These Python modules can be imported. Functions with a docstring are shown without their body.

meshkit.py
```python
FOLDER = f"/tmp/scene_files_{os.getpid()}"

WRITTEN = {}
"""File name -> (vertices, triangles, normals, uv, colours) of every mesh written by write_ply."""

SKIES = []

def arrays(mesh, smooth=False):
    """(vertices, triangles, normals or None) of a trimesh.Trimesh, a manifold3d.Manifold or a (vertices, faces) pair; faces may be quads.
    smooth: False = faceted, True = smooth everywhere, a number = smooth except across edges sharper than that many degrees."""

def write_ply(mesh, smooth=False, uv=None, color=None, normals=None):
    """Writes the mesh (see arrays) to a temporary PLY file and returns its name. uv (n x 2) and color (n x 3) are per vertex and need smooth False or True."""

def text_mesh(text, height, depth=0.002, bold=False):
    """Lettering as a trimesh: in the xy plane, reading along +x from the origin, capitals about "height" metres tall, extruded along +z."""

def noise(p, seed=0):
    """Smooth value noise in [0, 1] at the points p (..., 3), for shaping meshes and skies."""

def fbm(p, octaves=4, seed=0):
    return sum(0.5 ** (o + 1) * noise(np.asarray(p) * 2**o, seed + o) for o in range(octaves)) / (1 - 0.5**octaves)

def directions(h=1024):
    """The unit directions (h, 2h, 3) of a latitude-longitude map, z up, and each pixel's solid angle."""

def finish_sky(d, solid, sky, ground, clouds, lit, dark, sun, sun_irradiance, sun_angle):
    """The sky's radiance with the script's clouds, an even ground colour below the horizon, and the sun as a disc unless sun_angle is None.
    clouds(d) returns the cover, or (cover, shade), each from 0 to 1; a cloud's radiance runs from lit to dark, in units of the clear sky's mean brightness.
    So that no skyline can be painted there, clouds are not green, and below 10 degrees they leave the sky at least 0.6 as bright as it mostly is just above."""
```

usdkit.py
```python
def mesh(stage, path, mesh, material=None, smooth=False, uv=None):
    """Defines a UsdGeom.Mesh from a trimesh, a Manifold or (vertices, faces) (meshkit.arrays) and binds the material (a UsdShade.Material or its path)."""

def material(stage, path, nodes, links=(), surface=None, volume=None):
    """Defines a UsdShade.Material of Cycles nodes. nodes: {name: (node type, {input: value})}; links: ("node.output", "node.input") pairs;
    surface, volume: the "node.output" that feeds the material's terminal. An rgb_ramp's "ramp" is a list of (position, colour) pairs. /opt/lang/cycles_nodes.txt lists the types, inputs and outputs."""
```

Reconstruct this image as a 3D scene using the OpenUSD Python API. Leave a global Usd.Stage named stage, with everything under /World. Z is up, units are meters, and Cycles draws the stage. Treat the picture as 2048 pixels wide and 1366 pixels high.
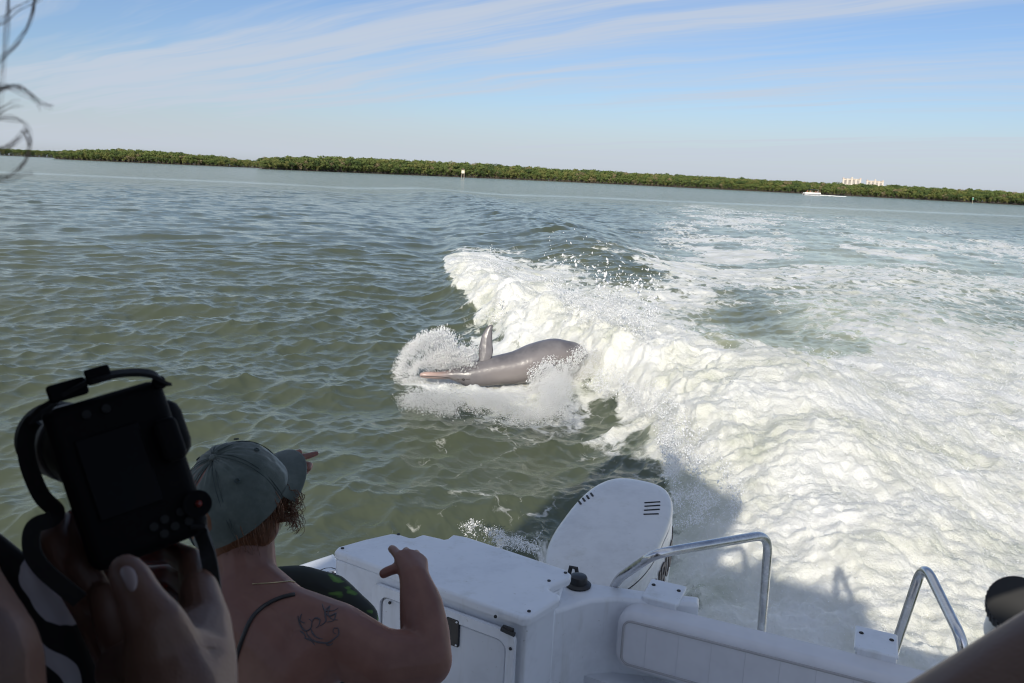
import math, random
import numpy as np, trimesh, manifold3d
import shapely, shapely.geometry as sg
from scipy import ndimage, interpolate, spatial
import usdkit, meshkit
from pxr import Usd, UsdGeom, UsdLux, UsdShade, Sdf, Gf, Vt

# ------------------------------------------------------------------ camera, sky, sun, exposure
stage = Usd.Stage.CreateInMemory()
UsdGeom.Xform.Define(stage, '/World'); UsdGeom.Scope.Define(stage, '/World/Looks')
EYE, FOCAL, ROLL = 2.3, 1660.0, math.atan(.0459)           # eye height over the water, focal length in photo pixels
PITCH = math.atan(330 * math.cos(ROLL) / FOCAL)
SUN_EL, SUN_AZ = math.radians(25), math.radians(195)          # direction TOWARDS the sun (azimuth from +y, clockwise)
SKY_STRENGTH, SUN_INTENSITY, EXPOSURE = .10, 1.0, 0.12

def ray(px, py):
    x, y = (px - 1024) / FOCAL, (683 - py) / FOCAL
    c, s = math.cos(ROLL), math.sin(ROLL)
    xl, yl = x * c - y * s, x * s + y * c
    return np.array([xl, math.cos(PITCH) + yl * math.sin(PITCH), -math.sin(PITCH) + yl * math.cos(PITCH)])
def atz(px, py, z):
    d = ray(px, py); return np.array([0, 0, EYE]) + d * ((z - EYE) / d[2])
def aty(px, py, Y):
    d = ray(px, py); return np.array([0, 0, EYE]) + d * (Y / d[1])
def atd(px, py, D):
    """The point at D metres of depth along the lens axis."""
    return np.array([0, 0, EYE]) + ray(px, py) * D

cam = UsdGeom.Camera.Define(stage, '/World/viewpoint')
back = -ray(1024, 683); back /= np.linalg.norm(back)
right = ray(1025, 683) - ray(1024, 683); right /= np.linalg.norm(right)
up = np.cross(back, right)
cam.AddTransformOp().Set(Gf.Matrix4d(*right, 0, *up, 0, *back, 0, 0, 0, EYE, 1))
cam.CreateHorizontalApertureAttr(22.2); cam.CreateFocalLengthAttr(22.2 * FOCAL / 2048)
cam.CreateVerticalApertureAttr(22.2 * 683 / 1024)
cam.CreateClippingRangeAttr(Gf.Vec2f(.05, 20000))
cam.CreateFStopAttr(9.0); cam.CreateFocusDistanceAttr(9.5)
cam.CreateExposureAttr(EXPOSURE)

to_sun = np.array([math.sin(SUN_AZ) * math.cos(SUN_EL), math.cos(SUN_AZ) * math.cos(SUN_EL), math.sin(SUN_EL)])
sun = UsdLux.DistantLight.Define(stage, '/World/sun')
sun.CreateIntensityAttr(SUN_INTENSITY); sun.CreateAngleAttr(.7); sun.CreateNormalizeAttr(True); sun.CreateColorAttr(Gf.Vec3f(1, .93, .80))
sz = to_sun; sx = np.cross([0, 0, 1.], sz); sx /= np.linalg.norm(sx); sy = np.cross(sz, sx)
sun.AddTransformOp().Set(Gf.Matrix4d(*sx, 0, *sy, 0, *sz, 0, 0, 0, 0, 1))

# sky: single scattering air with long cirrus streaks that run towards the left horizon
STREAK = math.radians(-51)                                   # azimuth the streaks run to
dome = UsdLux.DomeLight.Define(stage, '/World/sky')
sky_nodes = {
    'tc': ('texture_coordinate', {}),
    'sky': ('sky_texture', dict(sky_type='single_scattering', sun_disc=False, sun_elevation=SUN_EL, sun_rotation=SUN_AZ, altitude=0.0, air_density=1.0, aerosol_density=.8, ozone_density=2.0)),
    'sep': ('separate_xyz', {}),
    'zc': ('math', dict(math_type='maximum', value2=.0)), 'zs': ('math', dict(math_type='add', value2=.07)),
    'u': ('math', dict(math_type='divide')), 'v': ('math', dict(math_type='divide')),
    'uv': ('combine_xyz', dict(z=0.0)),
    'rot': ('vector_rotate', dict(rotate_type='z_axis', angle=STREAK)),
    'warp': ('noise_texture', dict(scale=.35, detail=3.0, roughness=.5)),
    'wm': ('vector_math', dict(math_type='multiply_add', vector2=(.9, .25, 0), vector3=(0, 0, 0))),
    'm1': ('mapping', dict(scale=(.62, .085, 1), location=(3.1, 1.2, 0))), 'n1': ('noise_texture', dict(scale=1.0, detail=7.0, roughness=.58)),
    'm2': ('mapping', dict(scale=(2.6, .20, 1), location=(1.7, .4, 0))), 'n2': ('noise_texture', dict(scale=1.0, detail=8.0, roughness=.62)),
    'a1': ('math', dict(math_type='multiply', value2=.58)), 'a2': ('math', dict(math_type='multiply_add', value2=.42)),
    'r': ('rgb_ramp', dict(ramp=[(0, (0, 0, 0)), (.44, (0, 0, 0)), (.50, (.28,) * 3), (.555, (.75,) * 3), (.64, (.95,) * 3)])),
    'lo': ('map_range', dict(range_type='smoothstep', from_min=.0, from_max=.10, to_min=.9, to_max=0.0, clamp=True)),
    'mx': ('math', dict(math_type='maximum')),
    'hz': ('map_range', dict(range_type='smoothstep', from_min=-.02, from_max=.02, to_min=0.0, to_max=1.0, clamp=True)),
    'cov': ('math', dict(math_type='multiply')),
    'tint': ('mix', dict(mix_type='multiply', fac=1.0, color2=(.80, .87, 1.06))),
    'mix': ('mix', dict(mix_type='mix', color2=(5.2, 5.75, 6.65))),
    'bg': ('background_shader', dict(strength=SKY_STRENGTH)),
}
sky_links = [('tc.generated', 'sep.vector'), ('sep.z', 'zc.value1'), ('zc.value', 'zs.value1'), ('sep.x', 'u.value1'), ('zs.value', 'u.value2'), ('sep.y', 'v.value1'), ('zs.value', 'v.value2'),
    ('u.value', 'uv.x'), ('v.value', 'uv.y'), ('uv.vector', 'rot.vector'), ('uv.vector', 'warp.vector'), ('warp.color', 'wm.vector1'), ('rot.vector', 'wm.vector3'),
    ('wm.vector', 'm1.vector'), ('wm.vector', 'm2.vector'), ('m1.vector', 'n1.vector'), ('m2.vector', 'n2.vector'), ('n1.fac', 'a1.value1'), ('n2.fac', 'a2.value1'), ('a1.value', 'a2.value3'),
    ('a2.value', 'r.fac'), ('sep.z', 'lo.value'), ('r.color', 'mx.value1'), ('lo.result', 'mx.value2'), ('sep.z', 'hz.value'), ('mx.value', 'cov.value1'), ('hz.result', 'cov.value2'),
    ('cov.value', 'mix.fac'), ('sky.color', 'tint.color1'), ('tint.color', 'mix.color1'), ('mix.color', 'bg.color')]
sky_mat = usdkit.material(stage, '/World/Looks/sky', sky_nodes, sky_links, surface='bg.background')
UsdShade.MaterialBindingAPI.Apply(dome.GetPrim()).Bind(sky_mat)

# ------------------------------------------------------------------ helpers
used = {}
def numbered(path):
    k = used.get(path, -1) + 1; used[path] = k
    return path if k == 0 else f'{path}_{k:03d}'
def tag(p, label=None, category=None, group=None, kind=None):
    p = p.GetPrim() if hasattr(p, 'GetPrim') else p
    for k, v in (('label', label), ('category', category), ('group', group), ('kind', kind)):
        if v: p.SetCustomDataByKey(k, v)
    return p
def thing(name, label, category, loc=(0, 0, 0), group=None, kind=None):
    x = UsdGeom.Xform.Define(stage, numbered('/World/' + name)); x.AddTranslateOp().Set(Gf.Vec3d(*map(float, loc)))
    tag(x, label, category, group, kind); x.loc = np.array(loc, float)
    return x
def obj(name, mesh, mat, parent=None, smooth=30, label=None):
    """One Mesh prim; vertices are given in world metres and stored relative to the thing's base."""
    base = str(parent.GetPath()) if parent is not None else '/World'
    v, f, n = meshkit.arrays(mesh, smooth)
    q = parent
    off = getattr(parent, 'loc', np.zeros(3)) if parent is not None else np.zeros(3)
    m = usdkit.mesh(stage, numbered(base + '/' + name), (v - off, f), mat, smooth=False)
    if n is not None:
        m.CreateNormalsAttr(Vt.Vec3fArray.FromNumpy(n.astype(np.float32))); m.SetNormalsInterpolation('vertex')
    m.loc = off
    if label: tag(m, label)
    return m
def primvar(m, name, a):
    UsdGeom.PrimvarsAPI(m).CreatePrimvar(name, Sdf.ValueTypeNames.FloatArray, 'vertex').Set(Vt.FloatArray.FromNumpy(np.asarray(a, np.float32)))
def mat(name, nodes, links=(), surface='p.BSDF', volume=None):
    return usdkit.material(stage, '/World/Looks/' + name, nodes, list(links), surface=surface, volume=volume)
def plain(name, col, rough=.5, vary=.12, scale=6.0, bump=0.0, bscale=60.0, metallic=0.0, coat=0.0, spec=.5, detail=4.0):
    """A surface with a little grain: colour varies by noise in object space, fine bump."""
    c = np.array(col, float)
    nodes = {'tc': ('texture_coordinate', {}), 'n': ('noise_texture', dict(scale=scale, detail=detail, roughness=.6)),
             'r': ('rgb_ramp', dict(ramp=[(.25, tuple(c * (1 - vary))), (.75, tuple(np.minimum(c * (1 + vary), 1)))])),
             'rr': ('map_range', dict(from_min=.3, from_max=.7, to_min=max(rough - .08, .02), to_max=rough + .08)),
             'p': ('principled_bsdf', dict(metallic=metallic, coat_weight=coat, specular_ior_level=spec))}
    links = [('tc.object', 'n.vector'), ('n.fac', 'r.fac'), ('r.color', 'p.base_color'), ('n.fac', 'rr.value'), ('rr.result', 'p.roughness')]
    if bump:
        nodes['bn'] = ('noise_texture', dict(scale=bscale, detail=3.0)); nodes['b'] = ('bump', dict(strength=bump, distance=.002))
        links += [('tc.object', 'bn.vector'), ('bn.fac', 'b.height'), ('b.normal', 'p.normal')]
    return mat(name, nodes, links)
def hit(mesh, px, py, lift=0.0):
    """Where the sight line through a photo pixel first meets the mesh, lifted off its surface."""
    o, d = np.array([0, 0, EYE]), ray(px, py); t = np.asarray(mesh.vertices)[np.asarray(mesh.faces)]
    e1, e2 = t[:, 1] - t[:, 0], t[:, 2] - t[:, 0]; h = np.cross(d, e2); a = (e1 * h).sum(1); a = np.where(np.abs(a) < 1e-14, 1e-14, a)
    s = o - t[:, 0]; u = (s * h).sum(1) / a; q = np.cross(s, e1); w = (d * q).sum(1) / a; k = (e2 * q).sum(1) / a
    ok = (u >= -1e-9) & (w >= -1e-9) & (u + w <= 1 + 1e-9) & (k > 1e-3)
    if not ok.any(): return None
    i = np.flatnonzero(ok)[np.argmin(k[ok])]; n = np.cross(e1[i], e2[i]); n /= np.linalg.norm(n); n = n if n @ d < 0 else -n
    return o + d * k[i] + n * lift
def smoothstep(a, b, x):
    t = np.clip((x - a) / (b - a), 0, 1); return t * t * (3 - 2 * t)
def cat(ms): return trimesh.util.concatenate(ms)
def tube(pts, r, n=12, cap=True):
    """A round bar along a polyline; r is one radius or one per point."""
    p = np.asarray(pts, float); r = np.broadcast_to(r, len(p)).astype(float)
    t = np.gradient(p, axis=0); t /= np.linalg.norm(t, axis=1, keepdims=True)
    a = np.cross(t[0], [0, 0, 1.] if abs(t[0][2]) < .9 else [1., 0, 0]); a /= np.linalg.norm(a)
    A = [a]
    for i in range(1, len(p)):
        a = A[-1] - t[i] * (A[-1] @ t[i]); A.append(a / np.linalg.norm(a))
    A = np.array(A); B = np.cross(t, A); th = np.arange(n) * 2 * np.pi / n
    v = (p[:, None] + r[:, None, None] * (np.cos(th)[None, :, None] * A[:, None] + np.sin(th)[None, :, None] * B[:, None])).reshape(-1, 3)
    i, j = np.meshgrid(np.arange(len(p) - 1), np.arange(n), indexing='ij')
    q = np.stack([i * n + j, i * n + (j + 1) % n, (i + 1) * n + (j + 1) % n, (i + 1) * n + j], -1).reshape(-1, 4)
    f = np.vstack([q[:, [0, 1, 2]], q[:, [0, 2, 3]]])
    if cap:
        k = len(v); v = np.vstack([v, p[0], p[-1]]); j = np.arange(n); e = (len(p) - 1) * n
        f = np.vstack([f, np.stack([np.full(n, k), (j + 1) % n, j], 1), np.stack([np.full(n, k + 1), e + j, e + (j + 1) % n], 1)])
    return trimesh.Trimesh(v, f, process=False)
def spline(pts, n=40):
    """A smooth curve through the points (columns beyond the third ride along)."""
    p = np.asarray(pts, float); s = np.r_[0, np.cumsum(np.linalg.norm(np.diff(p[:, :3], axis=0), axis=1))]
    return interpolate.PchipInterpolator(s, p)(np.linspace(0, s[-1], n)) if len(p) > 2 else p[0] + (p[-1] - p[0]) * np.linspace(0, 1, n)[:, None]
def fillet(pts, r, n=6):
    """A polyline with its corners rounded."""
    p = np.asarray(pts, float); out = [p[0]]
    rs = np.broadcast_to(r, len(p))
    for i in range(1, len(p) - 1):
        a, b = p[i - 1] - p[i], p[i + 1] - p[i]; la, lb = np.linalg.norm(a), np.linalg.norm(b); k = min(rs[i], la * .45, lb * .45)
        A, B = p[i] + a / la * k, p[i] + b / lb * k; t = np.linspace(0, 1, n)[:, None]
        out += list((1 - t) ** 2 * A + 2 * t * (1 - t) * p[i] + t * t * B)
    return np.array(out + [p[-1]])
def rbox(size, r=.01, centre=(0, 0, 0), R=None):
    """A box with rounded edges: the hull of eight balls."""
    sx, sy, sz = np.array(size) / 2 - r
    s = manifold3d.Manifold.sphere(r, 12)
    m = manifold3d.Manifold.batch_hull([s.translate((a * sx, b * sy, c * sz)) for a in (-1, 1) for b in (-1, 1) for c in (-1, 1)]).to_mesh()
    v = np.array(m.vert_properties[:, :3])
    if R is not None: v = v @ np.asarray(R).T
    return trimesh.Trimesh(v + centre, m.tri_verts, process=False)
def slab(poly, z0, z1, r=.012):
    """A polygon (x, y) extruded from z0 to z1 with its upper edge rounded."""
    P = sg.Polygon(poly) if not isinstance(poly, sg.base.BaseGeometry) else poly
    parts, k = [], 5
    zs = [(z0, 0), (z1 - r, 0)] + [(z1 - r + r * math.sin(a), r * (1 - math.cos(a))) for a in np.linspace(0, math.pi / 2, k)[1:]]
    n = 160
    loops = []
    for z, inset in zs:
        q = P.buffer(-inset, join_style='mitre') if inset else P
        if loops: pass
        loops.append((z, q))
    # one ring of n samples per level, matched by nearest arc length from the same corner
    base = np.array([P.exterior.interpolate(t, normalized=True).coords[0] for t in np.linspace(0, 1, n, endpoint=False)])
    verts = []
    for z, q in loops:
        ring = [q.exterior.interpolate(q.exterior.project(sg.Point(b))).coords[0] for b in base]
        verts.append(np.c_[np.array(ring), np.full(n, z)])
    v = np.vstack(verts); L = len(loops)
    i, j = np.meshgrid(np.arange(L - 1), np.arange(n), indexing='ij')
    sgn = 1 if P.exterior.is_ccw else -1
    q = np.stack([i * n + j, i * n + (j + 1) % n, (i + 1) * n + (j + 1) % n, (i + 1) * n + j], -1).reshape(-1, 4)[:, ::sgn]
    side = trimesh.Trimesh(v, np.vstack([q[:, [0, 1, 2]], q[:, [0, 2, 3]]]), process=False)
    caps = []
    for lv, flip in ((L - 1, False), (0, True)):
        pv, pf = trimesh.creation.triangulate_polygon(sg.Polygon(verts[lv][:, :2]), engine='earcut')
        zz = loops[lv][0]; w = np.c_[pv, np.full(len(pv), zz)]
        a = np.cross(w[pf[:, 1]] - w[pf[:, 0]], w[pf[:, 2]] - w[pf[:, 0]])[:, 2]
        pf = np.where((a > 0)[:, None] != flip, pf, pf[:, ::-1])
        caps.append(trimesh.Trimesh(w, pf, process=False))
    return cat([side] + caps)
def skin(joints, bones, refine=.02, smooth=10, hull_extra=()):
    """A body: hulls of balls at the joints of each bone, joined, refined and smoothed. joints: name -> (x, y, z, r)."""
    M = manifold3d.Manifold
    ball = lambda j: M.sphere(joints[j][3], 20).translate(tuple(joints[j][:3]))
    m = M.batch_boolean([M.batch_hull([ball(j) for j in b]) for b in bones], manifold3d.OpType.Add)
    m = m.refine_to_length(refine).to_mesh()
    t = trimesh.Trimesh(np.array(m.vert_properties[:, :3]), m.tri_verts)
    t.merge_vertices()
    if smooth: trimesh.smoothing.filter_taubin(t, iterations=smooth)
    return t

# ------------------------------------------------------------------ water: one sheet to the horizon, wind chop, the boat's wake
def ocean(L, N, peak, hs, wind, spread, chop, seed, cut=None):
    """A periodic patch of wind waves: height and horizontal drift on an N x N lattice of side L. wind = azimuth of travel."""
    rng = np.random.default_rng(seed)
    k1 = 2 * np.pi * np.fft.fftfreq(N, L / N); kx, ky = np.meshgrid(k1, k1, indexing='ij'); k = np.hypot(kx, ky); k[0, 0] = 1
    kp = 2 * np.pi / peak
    S = k ** -4.0 * np.exp(-1.25 * (kp / k) ** 2)
    c = (kx * math.sin(wind) + ky * math.cos(wind)) / k
    S *= spread + (1 - spread) * np.clip(c, 0, 1) ** 10
    if cut: S *= np.exp(-(k / (2 * np.pi / cut)) ** 2)
    S[0, 0] = 0
    A = np.sqrt(S) * (rng.normal(size=(N, N)) + 1j * rng.normal(size=(N, N)))
    h = np.fft.ifft2(A).real; g = hs / 4 / h.std(); A *= g
    return np.fft.ifft2(A).real, chop * np.fft.ifft2(1j * kx / k * A).real, chop * np.fft.ifft2(1j * ky / k * A).real, L
def sample(patch, x, y, ang):
    h, dx, dy, L = patch; N = len(h); c, s = math.cos(ang), math.sin(ang)
    u, v = (c * x + s * y) / L * N, (-s * x + c * y) / L * N
    f = lambda a: ndimage.map_coordinates(a, [u, v], order=1, mode='grid-wrap')
    a, b = f(dx), f(dy)
    return f(h), c * a - s * b, s * a + c * b
big = ocean(37.0, 1024, 2.1, .115, math.radians(176), .02, .75, 4, cut=.16)
small = ocean(9.1, 512, .6, .052, math.radians(168), .04, .8, 7, cut=.07)

# rings round the eye's plumb point, columns dense where the picture looks
th = np.r_[np.linspace(-180, -42, 26)[:-1], np.linspace(-42, -36.5, 14)[:-1], np.linspace(-36.5, 37.5, 760), np.linspace(37.5, 43, 14)[1:], np.linspace(43, 180, 26)[1:-1]]
rr = np.r_[np.geomspace(.4, 2.6, 14)[:-1], np.geomspace(2.6, 26, 690)[:-1], np.geomspace(26, 90, 150)[:-1], np.geomspace(90, 700, 70)[:-1], np.geomspace(700, 14000, 20)]
T, R = np.meshgrid(np.radians(th), rr, indexing='xy')
X0, Y0 = R * np.sin(T), R * np.cos(T)
X, Y = X0.ravel(), Y0.ravel(); RR = R.ravel()

# the wake in plan: the crest of the stern wave (x, y, height) and the foot of its breaking face
CREST = np.array([(-3.2, 44, .10), (-2.3, 33, .14), (-1.5, 24.5, .24), (-.75, 18.0, .42), (.10, 13.6, .56), (.80, 11.3, .60), (1.55, 9.3, .58), (2.05, 7.9, .54), (1.95, 6.4, .42), (1.85, 5.0, .26), (1.8, 3.6, .12), (1.7, 1.5, .02), (1.6, -3, .0)])
cs = spline(CREST, 400)
tree_c = spatial.cKDTree(cs[:, :2])
def crest_frame(x, y):
    d, i = tree_c.query(np.c_[x, y]); i2 = np.clip(i, 1, len(cs) - 2)
    t = cs[i2 + 1, :2] - cs[i2 - 1, :2]; t /= np.linalg.norm(t, axis=1, keepdims=True)
    off = np.c_[x, y] - cs[i, :2]
    side = t[:, 0] * off[:, 1] - t[:, 1] * off[:, 0]           # the path runs from far to near: positive = boat's wash side
    return np.where(side > 0, d, -d), cs[i, 2], i / (len(cs) - 1)
WASH = spline(np.array([(.9, 2.8, .25, .7), (1.6, 5.2, .30, 1.1), (3.0, 8.2, .34, 1.7), (5.3, 12.6, .36, 2.2), (8.0, 19, .22, 3.2), (14, 33, .12, 5.0), (26, 62, .04, 8.0)]), 300)
tree_w = spatial.cKDTree(WASH[:, :2])

# foam and aerated water: (photo pixel, foam, air) read off the surface and laid on the ground plane
CTRL = [(0,330,0,0),(500,350,0,0),(1000,370,0,0),(1400,390,0,0),(2048,425,0,0),(0,600,0,0),(400,500,0,0),(800,450,0,0),(1200,430,0,0),(700,700,0,0),(400,900,0,0),(0,1000,0,0),(850,560,0,0),(900,480,0,0),(1080,470,0,0),(1220,480,0,0),
 (-600,700,0,0),(-600,1300,0,0),(300,1366,0,0),(900,640,0,0),(760,800,0,0),
 (860,870,.16,0),(1000,880,.2,.05),(1150,880,.2,.05),(1280,880,.2,.05),(760,980,.10,0),(850,1000,.22,0),(1000,980,.25,.05),(1150,960,.1,0),(1250,940,.18,0),(700,1050,.18,0),(600,1010,.0,0),(950,1060,.3,.1),(1060,1050,.4,.2),(640,1120,.12,0),(1200,850,.0,0),
 (950,500,.6,.3),(1000,525,.85,.5),(1000,570,.95,.6),(1100,600,1,.8),(1200,650,1,.9),(1250,750,1,1),(1330,840,1,1),(1400,950,1,1),
 (1180,545,.12,.1),(1150,535,.2,.1),(1300,620,.72,.6),(1400,640,.42,.5),(1300,700,.95,1),(1400,720,.5,.85),(1500,790,.5,.9),(1450,690,.22,.6),(1500,640,.03,.15),(1570,650,.06,.2),(1560,700,.18,.5),(1700,745,.3,.6),
 (1620,630,.42,.9),(1650,685,.42,1),(1580,600,.45,.5),(1330,545,.78,.35),(1450,510,.74,.35),(1300,510,.72,.25),(1400,580,.55,.3),(1260,550,.05,0),(1230,575,.3,.2),(1430,440,.66,.3),(1405,412,.4,.2),(1340,400,.02,0),(1385,470,.5,.2),(1500,555,.6,.35),(1480,600,.32,.25),
 (1650,520,.48,.6),(1800,560,.54,.65),(1700,460,.42,.4),(1550,450,.46,.4),(1600,420,.2,.2),(1800,450,.36,.3),(1950,490,.56,.4),(2048,495,.42,.2),(2048,540,.58,.4),(2200,600,.4,.5),(1700,405,0,0),(2048,450,0,0),(2400,520,0,0),
 (1900,600,.5,.55),(2048,620,.28,.35),(1800,640,.46,.8),(1950,680,.55,.8),(2040,660,.3,.3),(2300,760,.6,.7),
 (1600,800,.66,1),(1750,760,.6,.9),(1900,760,.75,1),(2048,760,.7,1),(1500,900,.85,1),(1700,900,.9,1),(1900,900,.85,1),(2048,900,.85,1),(2400,1000,.9,1),(1420,1050,.9,1),(1600,1100,.95,1),(1900,1150,.95,1),(2300,1366,.95,1),(1500,1366,1,1),(1250,1250,.7,.6),(900,1300,.3,.2),(1700,1366,1,1),(2048,1366,1,1),(2600,1500,.9,1),(2300,1700,.9,1),(1500,1800,.9,1),(2048,1900,.9,1),(1024,1600,.4,.3)]
cp = np.array(CTRL, float); zc = np.zeros(len(cp))
for _ in range(6):                                          # the dots lie on the wave, not under it
    gp = np.array([atz(a, b, z)[:2] for (a, b), z in zip(cp[:, :2], zc)])
    d_, c_, _t = crest_frame(gp[:, 0], gp[:, 1]); zc = c_ * np.where(d_ < 0, np.exp(-(d_ / .6) ** 2), np.exp(-(d_ / 1.3) ** 2))
pol = lambda x, y: np.c_[np.arctan2(x, y) * 2.2, np.log(np.hypot(x, y))]
lin = interpolate.LinearNDInterpolator(pol(gp[:, 0], gp[:, 1]), cp[:, 2:], fill_value=0)
ahead = np.abs(np.arctan2(X, Y)) < 1.0
foam, air = np.zeros(len(X)), np.zeros(len(X))
# look up with a wobble, so that edges between dots do not run straight
P3 = np.c_[X, Y, 0 * X]
n_a, n_b = meshkit.fbm(P3 * .9, 3, 11), meshkit.fbm(P3 * .9 + 50, 3, 12)
wob = .10 * RR
fa = lin(pol(X + (n_a - .5) * wob * .8, Y + (n_b - .5) * wob * 2.0))
foam, air = np.where(ahead, fa[:, 0], 0), np.where(ahead, fa[:, 1], 0)

# the stern wave
d, ch, ct = crest_frame(X, Y)
ragged = meshkit.fbm(np.c_[X * 2.6, Y * 1.6, 0 * X], 5, 21) - .5
dn = d + ragged * .38 * smoothstep(30, 15, RR)
lump = meshkit.fbm(P3 * 1.7, 5, 31)
fine = meshkit.fbm(P3 * 7.0, 4, 41)
near = smoothstep(34, 16, RR)
face = np.where(d < 0, np.exp(-(np.minimum(dn, 0) / .60) ** 2), np.exp(-(dn / 1.3) ** 2))
stern = ch * face * (.84 + .32 * lump)
# breaking foam on the wave's face, sharp at its foot
breaking = smoothstep(-.78, -.55, dn) * smoothstep(26, 22, Y) * smoothstep(3.0, 4.2, Y)
foam = np.maximum(foam * smoothstep(-.95, -.45, dn + .0 * X) * (d > -3) + np.where((d < -.3), foam * smoothstep(-.5, -1.1, dn), 0), breaking * np.where(d < .4, .90, 0) * smoothstep(1.1, .4, np.abs(np.minimum(d, 0))))
air = np.where(dn < -.7, air * .1, air)
foam = foam * (1 - .20 * smoothstep(24, 50, RR)) * (1 - .06 * smoothstep(8.5, 13, Y) * smoothstep(1.2, 2.6, d)) * np.where(breaking > .3, 1, np.clip(.66 + .62 * meshkit.fbm(P3 * .75 + 9, 3, 61), .7, 1.08))
patch = meshkit.fbm(np.c_[X * .55 + .8 * n_a, Y * .26 + .8 * n_b, 0 * X], 4, 71)
foam = foam * (1 - smoothstep(9, 15, RR) * (breaking < .3) * (1 - np.clip(.42 + 1.15 * smoothstep(.40, .60, patch), 0, 1.25)))
# the propeller's wash: a lumpy hump
dw, iw = tree_w.query(np.c_[X, Y])
wash = WASH[iw, 2] * np.exp(-(dw / WASH[iw, 3]) ** 2) * smoothstep(-.2, .8, d)
rough = np.clip(foam * 1.15, 0, 1) * near
boil = rough * ((lump - .5) * .19 + (fine - .5) * .045 + (meshkit.fbm(P3 * 19, 3, 51) - .5) * .05)
# troughs beside the wave
trough = -.16 * np.exp(-((X - 3.9) / 1.0) ** 2 - ((Y - 13.0) / 2.4) ** 2) - .10 * np.exp(-(((d + 1.5) / .7) ** 2)) * smoothstep(3, 5, Y) * smoothstep(20, 12, Y)
# splash skirt round the dolphin
DX, DY = -.15, 9.25
e = np.hypot((X - DX) / 1.05, (Y - DY + .25) / .75)
skirt = smoothstep(1.12, .72, e + (lump - .5) * .7 + (fine - .5) * .3)
foam = np.maximum(foam, skirt)
boil = boil + skirt * (.06 + .16 * (lump - .35) + .05 * (fine - .5))

calm = 1 - .75 * np.clip(air, 0, 1) * near
near_hull = smoothstep(2.2, 3.4, RR)
hb, bx, by = sample(big, X, Y, .21); hs_, sx_, sy_ = sample(small, X, Y, .9)
fb = smoothstep(160, 40, RR) * calm * near_hull; fs = smoothstep(26, 9, RR) * (1 - .4 * rough) * near_hull
# long low swell of the turning boat, left of the wake
swell = .05 * np.sin((X * .35 + Y * .94) * 2 * np.pi / 5.2 + 2.0 * n_a) * smoothstep(45, 20, RR) * smoothstep(3, 6, RR) * smoothstep(.5, -1.5, d)
# the older, unbroken wake wave that curls away behind the crest
OLD = spline(np.array([(*atz(1420, 640, .1)[:2], 0), (*atz(1310, 575, .2)[:2], .10), (*atz(1195, 503, .3)[:2], .38), (*atz(1095, 452, .3)[:2], .46), (*atz(985, 412, .3)[:2], .42), (*atz(870, 380, .3)[:2], .3), (*atz(780, 362, .2)[:2], .0)]), 300)
tree_o = spatial.cKDTree(OLD[:, :2]); do, io = tree_o.query(np.c_[X, Y]); ow = 1.0 + .035 * RR
older = OLD[io, 2] * np.exp(-(do / ow) ** 2) * (.75 + .5 * lump) * (io > 0) * (io < 299)
older += -.4 * OLD[io, 2] * np.exp(-((do - 2.2 * ow) / ow) ** 2) * (io > 0) * (io < 299)
Z = hb * fb + hs_ * fs + near_hull * (older + stern + wash + trough + swell) + boil * near_hull
XX, YY = X + (bx * fb + sx_ * fs), Y + (by * fb + sy_ * fs)
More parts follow.
